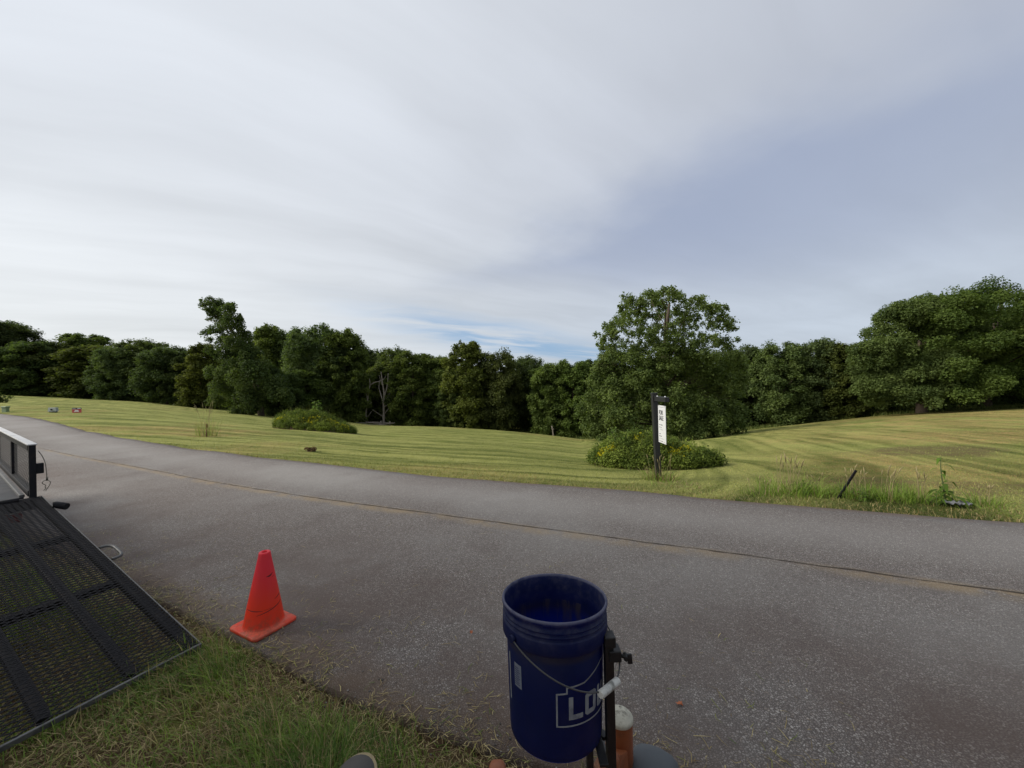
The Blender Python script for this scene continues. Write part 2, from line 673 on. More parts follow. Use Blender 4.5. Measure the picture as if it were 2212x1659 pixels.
def mat_field():
    m = bpy.data.materials.new('mown_field')
    m.use_nodes = True
    t = NT(m.node_tree)
    out = t.n('ShaderNodeOutputMaterial')
    p = t.n('ShaderNodeBsdfPrincipled')
    t.l(p.outputs[0], out.inputs[0])
    tc = t.n('ShaderNodeTexCoord')
    ov = tc.outputs['Object']
    at = t.n('ShaderNodeAttribute', attribute_name='tint')     # r: mowing row phase, g: dryness, b: bare soil
    s = t.n('ShaderNodeSeparateColor')
    t.l(at.outputs['Color'], s.inputs[0])
    row, dry, soil = s.outputs
    n1 = t.noise(ov, .45, 4, .6)
    n2 = t.noise(ov, 2.2, 6, .7)
    n3 = t.noise(ov, 14, 5, .75)
    n4 = t.noise(ov, 38, 4, .8)
    strip = t.m('ADD', row, t.m('ADD', t.m('MULTIPLY', t.m('SUBTRACT', n2, .5), 1.2), t.m('MULTIPLY', t.m('SUBTRACT', n4, .5), 1.3)), clamp=True)
    c = t.mix(strip, (.092, .114, .022), (.285, .290, .090))
    c = t.mix(t.m('MULTIPLY', t.ss(n1, .52, .74), .3), c, (.11, .16, .02))
    c = t.mix(t.m('MULTIPLY', dry, t.ss(n2, .30, .62)), c, t.mix(strip, (.185, .140, .050), (.36, .265, .105)))
    c = t.mix(t.m('MULTIPLY', t.ss(n3, .35, .75), .55), c, t.mix(.5, c, (.055, .05, .014)))
    c = t.mix(t.m('MULTIPLY', soil, t.ss(n2, .30, .52)), c, t.mix(n3, (.14, .085, .052), (.05, .034, .020)))
    t.l(c, p.inputs['Base Color'])
    p.inputs['Roughness'].default_value = .95
    p.inputs['Specular IOR Level'].default_value = .1
    b = t.n('ShaderNodeBump')
    b.inputs['Strength'].default_value = .8
    b.inputs['Distance'].default_value = .12
    t.l(t.m('ADD', t.m('MULTIPLY', row, .35), t.m('ADD', n2, t.m('MULTIPLY', n3, .5))), b.inputs['Height'])
    t.l(b.outputs[0], p.inputs['Normal'])
    return m


def mat_tint(name, rough=.8, spec=.2):
    m = bpy.data.materials.new(name)
    m.use_nodes = True
    t = NT(m.node_tree)
    out = t.n('ShaderNodeOutputMaterial')
    p = t.n('ShaderNodeBsdfPrincipled')
    t.l(p.outputs[0], out.inputs[0])
    at = t.n('ShaderNodeAttribute', attribute_name='tint')
    t.l(at.outputs['Color'], p.inputs['Base Color'])
    p.inputs['Roughness'].default_value = rough
    p.inputs['Specular IOR Level'].default_value = spec
    return m


M_ASPH = mat_asphalt()
M_FIELD = mat_field()
M_LEAF = mat_leaf('tree_leaves')
M_WEED = mat_leaf('weed_leaves', obj_var=0.0, trans=.3)
M_GRASS = mat_leaf('grass_blades', obj_var=0.0, trans=.25, rough=.6, spec=.2)
M_BARK = mat_basic('bark', (.075, .058, .045), .9, var=.35, vscale=3, bump=.8, bscale=18, spec=.1)
M_DEAD = mat_basic('dead_wood', (.21, .185, .155), .9, var=.3, vscale=4, bump=.6, bscale=25, spec=.1)
M_SOIL = mat_basic('soil', (.10, .068, .045), .95, var=.35, vscale=6, bump=.8, bscale=30, spec=.1)
M_TINT = mat_tint('loose_bits')
M_STONE = mat_tint('small_stones', .85, .3)
M_BLACKSTEEL = mat_basic('black_painted_steel', (.010, .010, .013), .6, var=.3, vscale=9, bump=.15, bscale=80, spec=.22, dirt=(.055, .04, .03), dirt_amt=.4, dirt_scale=7)
M_CRACK = mat_basic('tar_seam', (.045, .034, .026), .9, var=.4, vscale=12, bump=.6, bscale=60, dirt=(.12, .085, .05), dirt_amt=.6, dirt_scale=3)

# ------------------------------------------------------------------ the ground


def row_phase(x, y):
    """mowing rows: parallel to the road on the left, running away into the dip on the right"""
    w1 = (y + .27 * x) / 1.9
    w2 = (x * .80 - .36 * y) / 1.35
    k = sstep(x - .12 * y, 1.0, 6.5)
    return w1 * (1 - k) + w2 * k


def row_along(x, y):
    k = sstep(x - .12 * y, 1.0, 6.5)
    return (x - .27 * y) * (1 - k) + (y + .5 * x) * k


def row_streak(x, y):
    """cut grass lies in ragged streaks along the rows, 0..1"""
    p, a = row_phase(x, y), row_along(x, y)
    wob = (fbm(x, y, .07, 90) - .5) * .22
    q = .12 * vnoise((p + wob) * 1.6, a * .05, 1, 92) + .40 * vnoise((p + wob) * 3.6, a * .10, 1, 93) + .48 * vnoise((p + wob) * 7.5, a * .3, 1, 94)
    return q


def mow_t(x, y):
    """0 = dark green stubble in a furrow, 1 = pale dry cuttings on a swath"""
    ln_ = np.abs(np.sin((row_phase(x, y) + fbm(x, y, .07, 96) * .22) * PI * 1.45))
    furrow = (1 - sstep(ln_, .03, .32)) * (.45 + .55 * sstep(vnoise(row_along(x, y) * .22, row_phase(x, y) * .8, 1, 97), .25, .6))
    return .60 - .46 * furrow + 1.8 * (row_streak(x, y) - .5) + .28 * (fbm(x, y, .25, 71) - .5)


def dry_soil(x, y):
    px = CX + FPX * x / np.maximum(y, .3)
    dry = sstep(px, 1500, 2000) * sstep(fbm(x, y, .25, 12), .30, .6) * .95
    dry = np.maximum(dry, .45 * sstep(fbm(x, y, .2, 15), .58, .75))
    dry *= sstep(y, 4.5, 8)
    c1 = thit(2015, 972)
    e = np.hypot((x - c1[0]) / 2.6, (y - c1[1]) / 1.3)
    soil = sstep(e + (fbm(x, y, .9, 20) - .5) * 1.0, 1.1, .5)
    for (qx, qy, a, b) in ((1920, 1040, 1.1, .45), (2100, 1050, 1.0, .4), (1760, 1042, .5, .3), (2120, 1066, .7, .25)):
        c = thit(qx, qy)
        e = np.hypot((x - c[0]) / a, (y - c[1]) / b)
        soil = np.maximum(soil, .8 * sstep(e + (fbm(x, y, 1.6, 22) - .5) * 1.2, 1.1, .6))
    for (qx, qy, a, b) in ((330, 925, 6, 2.0), (400, 938, 3, 1.0)):
        c = thit(qx, qy)
        e = np.hypot((x - c[0]) / a, (y - c[1]) / b)
        dry = np.maximum(dry, .8 * sstep(e + (fbm(x, y, .7, 25) - .5) * 1.2, 1.1, .5))
    nearbank = (y < np.interp(x, NEAR[:, 0], NEAR[:, 1]) + .3) & (y < 8)
    soil = np.where(nearbank, .95, soil * .68)
    dry = np.where(nearbank, .3, dry)
    return dry, soil


def build_ground():
    th = np.concatenate([np.radians(np.linspace(-180, -70, 50)[:-1]), np.radians(np.linspace(-70, 75, 420)[:-1]), np.radians(np.linspace(75, 180, 50)[:-1])])
    r = np.concatenate([[.25], np.geomspace(.5, 4, 60)[:-1], np.geomspace(4, 70, 350)[:-1], np.geomspace(70, 130, 24), np.geomspace(150, 1600, 12)])
    TH, RR = np.meshgrid(th, r, indexing='ij')
    x = RR * np.sin(TH)
    y = RR * np.cos(TH)
    z = terrain(x, y)
    ins = inside(x.ravel(), y.ravel(), ROADPOLY).reshape(x.shape)
    z = np.where(ins, -.05, z)
    n, k = x.shape
    V = np.stack([x, y, z], -1).reshape(-1, 3)
    i = np.arange(n)
    j = np.arange(k - 1)
    I, J = np.meshgrid(i, j, indexing='ij')
    a = I * k + J
    b = ((I + 1) % n) * k + J
    F = np.stack([a, a + 1, b + 1, b], -1).reshape(-1, 4)
    loops = list(F.ravel()) + list((np.arange(n) * k))
    sizes = [4] * len(F) + [n]
    dry, soil = dry_soil(V[:, 0], V[:, 1])
    cols = np.stack([np.clip(mow_t(V[:, 0], V[:, 1]), 0, 1), dry, soil], 1)
    me = raw_mesh('field', V, loops, sizes, M_FIELD, cols, smooth=True)
    prop(link('field', me), kind='structure')


build_ground()


def nearest(P, Q):
    """for every P the nearest point of polyline Q"""
    out = []
    for p in P:
        k = np.argmin(((Q - p) ** 2).sum(1))
        out.append(Q[k])
    return np.array(out)


def build_road():
    fd, nd, cd = dense(FAR, .06), dense(NEAR, .05), CRK
    A = nearest(cd, fd)
    B = nearest(cd, nd)
    A, B = smooth_poly(A, 1), smooth_poly(B, 1)
    nv = 9
    rows, uvs = [], []
    s = np.concatenate([[0], np.cumsum(np.linalg.norm(np.diff(cd, axis=0), axis=1))])
    for q in np.linspace(0, 1, nv):
        rows.append(A * (1 - q) + cd * q)
        uvs.append(np.stack([s * .1, np.full(len(s), q * .5)], 1))
    for q in np.linspace(0, 1, nv)[1:]:
        rows.append(cd * (1 - q) + B * q)
        uvs.append(np.stack([s * .1, np.full(len(s), .5 + q * .5)], 1))
    P = np.stack(rows, 1)
    Uv = np.stack(uvs, 1)
    n, k = P.shape[:2]
    z = np.zeros((n, k))
    V = np.concatenate([P, z[..., None]], -1).reshape(-1, 3)
    I, J = np.meshgrid(np.arange(n - 1), np.arange(k - 1), indexing='ij')
    a = I * k + J
    F = np.stack([a, a + 1, a + k + 1, a + k], -1).reshape(-1, 4)[:, ::-1]
    # skirt so that the slab has an edge
    nb = len(V)
    V2 = np.concatenate([V, V[np.arange(n) * k] - [0, 0, .06], V[np.arange(n) * k + k - 1] - [0, 0, .06]])
    UV2 = np.concatenate([Uv.reshape(-1, 2), Uv[:, 0], Uv[:, -1]])
    i = np.arange(n - 1)
    S1 = np.stack([i * k, i * k + k, nb + i + 1, nb + i], -1)
    S2 = np.stack([i * k + k - 1, nb + n + i, nb + n + i + 1, i * k + 2 * k - 1], -1)
    F = np.concatenate([F, S1, S2])
    me = raw_mesh('road', V2, F, 4, M_ASPH, smooth=False, uv=UV2)
    bm = bmesh.new()
    bm.from_mesh(me)
    bmesh.ops.recalc_face_normals(bm, faces=bm.faces)
    if sum(f.normal.z for f in bm.faces) < 0:
        bmesh.ops.reverse_faces(bm, faces=bm.faces)
    bm.to_mesh(me)
    bm.free()
    prop(link('road', me), kind='structure')
    # the seam between the two lanes
    q = dense(cd, .035)
    q = q[(q[:, 0] > -14) & (q[:, 0] < 9)]
    T = np.gradient(q, axis=0)
    T /= np.linalg.norm(T, axis=1)[:, None]
    N = np.stack([-T[:, 1], T[:, 0]], 1)
    off = (fbm(q[:, 0], q[:, 1], 4, 31) - .5) * .03
    wd = .003 + .010 * np.clip(fbm(q[:, 0], q[:, 1], 9, 33) * 1.7 - .4, 0, 1)
    L = q + N * (off + wd)[:, None]
    Rr = q + N * (off - wd)[:, None]
    V = np.concatenate([np.c_[L, np.full(len(L), .004)], np.c_[Rr, np.full(len(L), .004)]])
    n = len(L)
    i = np.arange(n - 1)
    F = np.stack([i, i + n, i + n + 1, i + 1], -1)
    prop(link('road_seam', raw_mesh('road_seam', V, F, 4, M_CRACK)), kind='structure')


build_road()

# ------------------------------------------------------------------ grass


def blades(name, P, h, w, az, bend, cols, seg=3, twist=None, mat=None):
    """P (n,3) roots; every blade is a tapering curved strip"""
    n = len(P)
    rs = np.random.RandomState(n % 9973)
    sa = az + (rs.rand(n) - .5) * 2.4 + PI / 2
    lean = np.stack([np.cos(az), np.sin(az)], 1)
    side = np.stack([np.cos(sa), np.sin(sa)], 1)
    nv = 2 * seg + 1
    V = np.zeros((n, nv, 3), np.float32)
    C = np.zeros((n, nv, 3), np.float32)
    for k in range(seg + 1):
        t = k / seg
        off = bend * h * t ** 1.8
        up = h * t * np.sqrt(np.maximum(.04, 1 - np.minimum(.96, (bend * t) ** 2 * .75)))
        c = np.c_[P[:, :2] + lean * off[:, None], P[:, 2] + up]
        ww = w * (1 - t) ** .7 * .5
        if k < seg:
            V[:, 2 * k] = c + np.c_[side * ww[:, None], np.zeros(n)]
            V[:, 2 * k + 1] = c - np.c_[side * ww[:, None], np.zeros(n)]
            C[:, 2 * k] = C[:, 2 * k + 1] = cols
        else:
            V[:, 2 * seg] = c
            C[:, 2 * seg] = cols
    tri = []
    for k in range(seg - 1):
        a = 2 * k
        tri += [(a, a + 1, a + 3), (a, a + 3, a + 2)]
    a = 2 * (seg - 1)
    tri.append((a, a + 1, a + 2))
    tri = np.array(tri)
    F = (np.arange(n)[:, None, None] * nv + tri[None]).reshape(-1, 3)
    return raw_mesh(name, V.reshape(-1, 3), F, 3, mat or M_GRASS, C.reshape(-1, 3), smooth=False)


GREEN = np.array([.070, .120, .018])
LGREEN = np.array([.135, .185, .035])
DGREEN = np.array([.035, .065, .014])
STRAW = np.array([.40, .33, .16])
YSTRAW = np.array([.33, .30, .09])
BROWN = np.array([.16, .11, .06])


def mixc(a, b, t):
    return a[None] * (1 - t[:, None]) + b[None] * t[:, None]


def in_view(x, y, mx=1.55):
    return (y > .3) & (np.abs(x) < y * mx + .4)


def foreground_grass():
    rs = np.random.RandomState(21)
    n = 520000
    x = rs.uniform(-6.5, 1.6, n)
    y = rs.uniform(.7, 5.2, n)
    keep = in_view(x, y) & ~inside(x, y, ROADPOLY) & (y > 1.25)
    x, y = x[keep], y[keep]
    # keep this side of the road only
    k = y < np.interp(x, NEAR[:, 0], NEAR[:, 1]) + .3
    x, y = x[k], y[k]
    ny = np.interp(x, NEAR[:, 0], NEAR[:, 1])
    de = ny - y
    d1 = fbm(x, y, 1.6, 41)
    d2 = fbm(x, y, 4.5, 43)
    thick = np.clip(d1 * 1.7 - .35, 0, 1)
    # the tall clump beside the cone and the ramp's corner
    tuft = np.zeros_like(x)
    for (qx, qy, rad, a) in ((520, 1430, .30, 1), (585, 1450, .22, .8), (460, 1400, .22, .9), (640, 1540, .35, .6), (800, 1600, .30, .5), (720, 1610, .3, .7), (420, 1480, .3, .5)):
        c = G(qx, qy)
        tuft = np.maximum(tuft, a * np.exp(-((x - c[0]) ** 2 + (y - c[1]) ** 2) / rad ** 2))
    edge = sstep(de, -.02, .35)
    bare = sstep(fbm(x, y, 2.9, 45), .36, .54)
    p = ((.07 + .46 * thick * (.4 + d2)) * (.18 + .82 * bare) + .9 * tuft) * (.12 + .88 * edge)
    k = rs.rand(len(x)) < p
    x, y, thick, tuft, d2, de = x[k], y[k], thick[k], tuft[k], d2[k], de[k]
    m = len(x)
    z = terrain(x, y) - .01
    h = (.03 + .085 * rs.rand(m) ** 1.5 + .05 * thick) * (1 + 1.3 * tuft * rs.rand(m)) * (.55 + .45 * sstep(de, 0, .5))
    bend = np.clip(rs.normal(.85, .45, m), .05, 2.2)
    wind = -2.4 + 1.9 * (fbm(x, y, 1.1, 47) - .5) * 4
    az = wind + rs.normal(0, 1.0, m)
    t = np.clip(d2 * 1.2 - .25 + rs.normal(0, .22, m), 0, 1)
    c = mixc(DGREEN * 2.1, LGREEN * 2.2, t)
    dryk = rs.rand(m) < (.24 + .42 * (1 - thick) * sstep(fbm(x, y, 2.4, 49), .35, .6))
    c[dryk] = mixc(BROWN, STRAW * 1.15, rs.rand(dryk.sum()))
    w = .0028 + .0034 * rs.rand(m)
    prop(link('foreground_grass', blades('foreground_grass', np.c_[x, y, z], h, w, az, bend, c)), kind='stuff')
    # flattened dead thatch and clippings
    n = 150000
    x = rs.uniform(-5.5, 1.6, n)
    y = rs.uniform(1.2, 5, n)
    ny = np.interp(x, NEAR[:, 0], NEAR[:, 1])
    de = ny - y
    on = inside(x, y, ROADPOLY)
    dens = fbm(x, y, 2.2, 51)
    p = np.where(on, .55 * np.exp(-np.maximum(-de, 0) / .16) * sstep(dens, .35, .6) + .012 * np.exp(-np.maximum(-de, 0) / 1.0), .5 * sstep(dens, .3, .65) + .28)
    k = in_view(x, y) & (rs.rand(n) < p) & (de > -2.5)
    x, y, on = x[k], y[k], on[k]
    m = len(x)
    L = .02 + .075 * rs.rand(m) ** 2
    w = .0016 + .0026 * rs.rand(m)
    a = rs.rand(m) * 2 * PI
    z0 = np.where(on, .004 + .006 * rs.rand(m), terrain(x, y) + .004 + .03 * rs.rand(m))
    dz = np.where(on, 0, rs.normal(0, .25, m)) * L
    d = np.stack([np.cos(a), np.sin(a)], 1) * L[:, None]
    s = np.stack([-np.sin(a), np.cos(a)], 1) * w[:, None]
    cv = rs.normal(0, .16, m)[:, None] * np.stack([-np.sin(a), np.cos(a)], 1) * L[:, None]
    P0 = np.c_[x, y, z0]
    mid = P0 + np.c_[d * .5 + cv, dz * .5 + .003]
    end = P0 + np.c_[d, np.maximum(dz, -.004)]
    sz = np.c_[s, np.zeros(m)]
    V = np.stack([P0 - sz * .5, P0 + sz * .5, mid - sz * .5, mid + sz * .5, end], 1)
    F = (np.arange(m)[:, None, None] * 5 + np.array([(0, 1, 3), (0, 3, 2), (2, 3, 4)])[None]).reshape(-1, 3)
    c = mixc(BROWN, STRAW * 1.25, np.clip(rs.normal(.4, .3, m), 0, 1))
    g = rs.rand(m) < .25
    c[g] = mixc(GREEN, YSTRAW, rs.rand(g.sum()))
    C = np.repeat(c[:, None], 5, 1)
    prop(link('grass_clippings', raw_mesh('grass_clippings', V.reshape(-1, 3), F, 3, M_GRASS, C.reshape(-1, 3))), kind='stuff')
    # loose stones along the broken edge
    n = 30000
    x = rs.uniform(-5, 6, n)
    y = rs.uniform(.6, 5, n)
    ny = np.interp(x, NEAR[:, 0], NEAR[:, 1])
    de = ny - y
    k = in_view(x, y) & (np.abs(de + .04) < .16) & (rs.rand(n) < .75) & (fbm(x, y, 2.5, 61) > .42)
    pebbles('gravel', x[k], y[k], rs)


def pebbles(name, x, y, rs, smin=.0025, smax=.008):
    m = len(x)
    on = inside(x, y, ROADPOLY)
    z = np.where(on, 0, terrain(x, y))
    r = smin + (smax - smin) * rs.rand(m) ** 3
    base = np.array([(1, 0, 0), (0, 1, 0), (-1, 0, 0), (0, -1, 0), (0, 0, .8), (0, 0, -.5)], float)
    V = base[None] * r[:, None, None] * (.7 + .6 * rs.rand(m, 6, 1))
    a = rs.rand(m) * 6.28
    ca, sa = np.cos(a)[:, None], np.sin(a)[:, None]
    V = np.stack([V[..., 0] * ca - V[..., 1] * sa, V[..., 0] * sa + V[..., 1] * ca, V[..., 2]], -1)
    V += np.c_[x, y, z + r * .35][:, None]
    t = [(0, 1, 4), (1, 2, 4), (2, 3, 4), (3, 0, 4), (1, 0, 5), (2, 1, 5), (3, 2, 5), (0, 3, 5)]
    F = (np.arange(m)[:, None, None] * 6 + np.array(t)[None]).reshape(-1, 3)
    g = .08 + .26 * rs.rand(m) ** 1.5
    c = np.stack([g, g * .94, g * .88], 1)
    C = np.repeat(c[:, None], 6, 1)
    prop(link(name, raw_mesh(name, V.reshape(-1, 3), F, 3, M_STONE, C.reshape(-1, 3))), kind='stuff')


def field_grass():
    rs = np.random.RandomState(33)
    n = 300000
    # near the road densest: pick depth so that the picture is evenly covered
    q = rs.rand(n)
    y = 3.0 / (1 - q * (1 - 3.0 / 60)) ** 1.0
    px = rs.uniform(-150, 2380, n)
    x = (px - CX) / FPX * y
    ok = ~inside(x, y, ROADPOLY)
    fy = np.interp(px, ROAD_PX, ROAD_Y)
    ok &= (y > fy - .02)
    ey, _ = edge_at(px)
    ok &= y < ey - 1
    x, y, px, fy = x[ok], y[ok], px[ok], fy[ok]
    m = len(x)
    de = y - fy
    verge = np.exp(-de / .55)
    ph = row_phase(x, y) + fbm(x, y, .45, 70) * 1.3
    wv = np.sin(ph * 2 * PI)
    dry, soil = dry_soil(x, y)
    k = rs.rand(m) > soil * .8
    x, y, px, fy, verge, wv, dry, de = [a[k] for a in (x, y, px, fy, verge, wv, dry, de)]
    m = len(x)
    h = (.014 + .024 * rs.rand(m) + .07 * verge * rs.rand(m)) * (1 + .022 * y)
    lie = rs.rand(m)
    bend = np.where(lie < .72, rs.uniform(1.2, 2.2, m), rs.uniform(.2, 1.0, m))
    rowdir = np.where(px < 1350, -.25, 1.1)
    az = np.where(rs.rand(m) < .5, rowdir + rs.normal(0, .5, m), rs.rand(m) * 6.28)
    t = np.clip(mow_t(x, y) + rs.normal(0, .15, m), 0, 1)
    c = mixc(np.array([.066, .090, .017]), np.array([.325, .335, .105]), t)
    g_ = sstep(fbm(x, y, .14, 75), .50, .64)[:, None] * .35
    c = c * (1 - g_) + c * np.array([.62, .92, .55]) * g_
    dd = rs.rand(m) < dry * .7
    c[dd] = mixc(np.array([.13, .105, .034]), np.array([.38, .29, .115]), np.clip(t[dd] + rs.normal(0, .12, dd.sum()), 0, 1))
    vd = rs.rand(m) < verge * .35
    c[vd] = mixc(np.array([.20, .15, .06]), np.array([.42, .34, .16]), rs.rand(vd.sum()))
    w = (.005 + .006 * rs.rand(m)) * (1 + .05 * y)
    z = terrain(x, y) - .005
    prop(link('mown_grass', blades('mown_grass', np.c_[x, y, z], h, w, az, bend, c, seg=2)), kind='stuff')


foreground_grass()
field_grass()

# ------------------------------------------------------------------ trees


def leaf_cloud(rs, C, R, n_per, size, colA, colB, flat=.5, up=.75, cvar=.35, shell=.55, tri=False):
    """C (k,3) clump centres, R (k,) radii: leaf quads spread through flattened clumps"""
    k = len(C)
    n_per = np.maximum(4, (n_per * (R / R.mean()) ** 2).astype(int))
    idx = np.repeat(np.arange(k), n_per)
    n = len(idx)
    d = rs.normal(0, 1, (n, 3))
    d[:, 2] += .25
    d /= np.linalg.norm(d, axis=1)[:, None]
    rad = shell + (1 - shell) * rs.rand(n)
    rad = np.where(rs.rand(n) < .25, rs.rand(n) ** .5, rad)
    lump = .78 + .44 * rs.rand(k, 6)
    oc = (d[:, 0] > 0) * 1 + (d[:, 1] > 0) * 2
    rr = R[idx] * rad * lump[idx, oc]
    P = C[idx] + d * rr[:, None] * np.array([1, 1, flat])
    P[:, 2] -= .12 * R[idx] * (np.hypot(d[:, 0], d[:, 1]) * rad) ** 2     # outer ends droop
    nrm = d * .55 + rs.normal(0, .55, (n, 3)) + np.array([0, 0, up])
    nrm /= np.linalg.norm(nrm, axis=1)[:, None]
    a = rs.normal(0, 1, (n, 3))
    a -= nrm * (a * nrm).sum(1)[:, None]
    a /= np.linalg.norm(a, axis=1)[:, None]
    b = np.cross(nrm, a)
    s = size * (.6 + .8 * rs.rand(n))
    A = a * s[:, None]
    B = b * (s * .55)[:, None]
    if tri:
        V = np.stack([P - A * .8, P + A * .6 + B * 1.25, P + A * .6 - B * 1.25], 1)
    else:
        V = np.stack([P - A, P - A * .1 + B, P + A, P - A * .1 - B], 1)
    ct = np.clip(.5 + cvar * (rs.rand(k) - .5) * 2, 0, 1)[idx] + rs.normal(0, .11, n)
    c = mixc(np.array(colA), np.array(colB), np.clip(ct, 0, 1))
    return V.reshape(-1, 3), np.repeat(c, 3 if tri else 4, 0)


def subdiv(C, R, rs, k=8, f=.56):
    """every clump becomes several smaller sprays around its shell"""
    d = rs.normal(0, 1, (len(C), k, 3))
    d[..., 2] = d[..., 2] * .7 + .2
    d /= np.linalg.norm(d, axis=2)[..., None]
    P = C[:, None] + d * (R[:, None, None] * .68) * np.array([1, 1, .75])
    r = np.repeat(R[:, None], k, 1) * f * rs.uniform(.65, 1.25, (len(C), k))
    return P.reshape(-1, 3), r.reshape(-1)


def crown_mesh(name, V, C, mat=None, k=4):
    return raw_mesh(name, V, np.arange(len(V) // k * k), k, mat or M_LEAF, C)


LA, LB = (.044, .066, .022), (.142, .176, .056)


def dome_clumps(rs, H, W, base, k, rmin, rmax, power=.75, top_bias=1.0):
    """clump centres that fill a broad crown with a bumpy outline"""
    C, R = [], []
    ga = 2.39996
    for i in range(k):
        t = (i + rs.rand()) / k
        t = t ** top_bias
        tm = .45
        prof = math.sqrt(max(0, 1 - ((t - tm) / (1.06 - tm)) ** 2)) ** power if t > tm else 1 - .30 * ((tm - t) / tm) ** 2
        r = rs.uniform(rmin, rmax) * (1.05 - .20 * t)
        ang = i * ga + rs.normal(0, .25)
        q = rs.uniform(.70, 1.0) if rs.rand() < .8 else rs.uniform(.1, .7)
        rad = max(0, W / 2 * prof - r * .55) * q
        C.append((rad * math.cos(ang), rad * math.sin(ang), base + (H - base - r * .45) * t))
        R.append(r)
    return np.array(C), np.array(R)


def trunk_mb(H, r0, clumps, rs, base, nl=14, lean=(0, 0)):
    mb = MB()
    top = H * .86
    pts = [(0, 0, -.6)]
    rad = [r0 * 1.45]
    ns = 9
    for i in range(ns + 1):
        t = i / ns
        pts.append((lean[0] * t ** 1.4 + math.sin(t * 5 + r0 * 9) * r0 * .7 * t, lean[1] * t ** 1.4 + math.cos(t * 4.3 + r0 * 5) * r0 * .7 * t, top * t))
        rad.append(r0 * (1.12 if i == 0 else 1) * (1 - t) ** .75 + .02)
    mb.tube(pts, rad, 9)
    if len(clumps):
        pick = rs.choice(len(clumps), min(nl, len(clumps)), replace=False)
        for i in pick:
            c = clumps[i]
            z0 = max(base * .8 + .3, c[2] * rs.uniform(.45, .75))
            t0 = min(.95, z0 / top)
            k = t0 * ns + 1
            i0 = int(k)
            f = k - i0
            p0 = Vector(pts[i0]).lerp(Vector(pts[min(i0 + 1, ns + 1)]), f)
            p1 = Vector(c)
            mid = p0.lerp(p1, .5) + Vector((0, 0, .12 * (p1 - p0).length)) + Vector(rs.normal(0, .15, 3))
            rl = max(.03, r0 * .42 * (1 - t0) + .03)
            bz = [p0.lerp(mid, u).lerp(mid.lerp(p1, u), u) for u in (0, .25, .5, .75, 1)]
            mb.tube(bz, [rl, rl * .8, rl * .6, rl * .4, rl * .2], 6, caps=False)
    return mb


# eight kinds of wood-edge tree, each built 14 m tall, then copied at other sizes
VARS = []


def build_variants():
    specs = [(9.0, .6, 84, 1.0, 1.9, .62), (10.0, .3, 96, .9, 1.7, .55), (8.4, 1.0, 78, 1.0, 1.7, .8), (11.0, .8, 104, 1.0, 2.0, .5),
             (7.8, .5, 72, .8, 1.5, .95), (9.5, 1.4, 90, .9, 1.8, .55), (8.8, .2, 92, .8, 1.5, .7)]
    for i, (W, base, k, r0, r1, pw) in enumerate(specs):
        rs = np.random.RandomState(100 + i)
        C, R = dome_clumps(rs, 14, W, base, k, r0, r1, pw)
        tint = [(1, 1, 1), (.85, .95, .95), (1.1, 1.08, .9), (.9, .9, 1.05), (1.2, 1.15, .85), (.8, .88, 1.), (1.0, 1.05, .8)][i]
        A = tuple(a * b for a, b in zip(LA, tint))
        B = tuple(a * b for a, b in zip(LB, tint))
        C2, R2 = subdiv(C, R, rs, 6, .66)
        V, c = leaf_cloud(rs, C2, R2, 105, .175, A, B, flat=.85, up=.8, shell=.15, tri=True)
        me = crown_mesh('crown', V, c, k=3)
        tm = trunk_mb(14, .24, C, rs, base, 12).mesh('trunk', M_BARK)
        VARS.append((me, tm, W))


build_variants()


def place_tree(px, ytop, halfw, Y, var, label, group=None, rz=None, name='tree', sink=0.0):
    Y += 3.5 * math.sin(px * 1.7)
    x = (px - CX) / FPX * Y
    z = float(terrain(x, Y)) - sink
    ztop = D(px, ytop, Y)[2]
    H = max(3.0, ztop - z)
    me, tm, W = VARS[var]
    o = thing(name, label, 'tree', (x, Y, z), random.uniform(0, 6.28) if rz is None else rz, group)
    sx = 2.6 * halfw * Y / FPX / W
    o.scale = (sx, sx, H / 14)
    link('trunk', tm, o)
    link('crown', me, o)
    return o


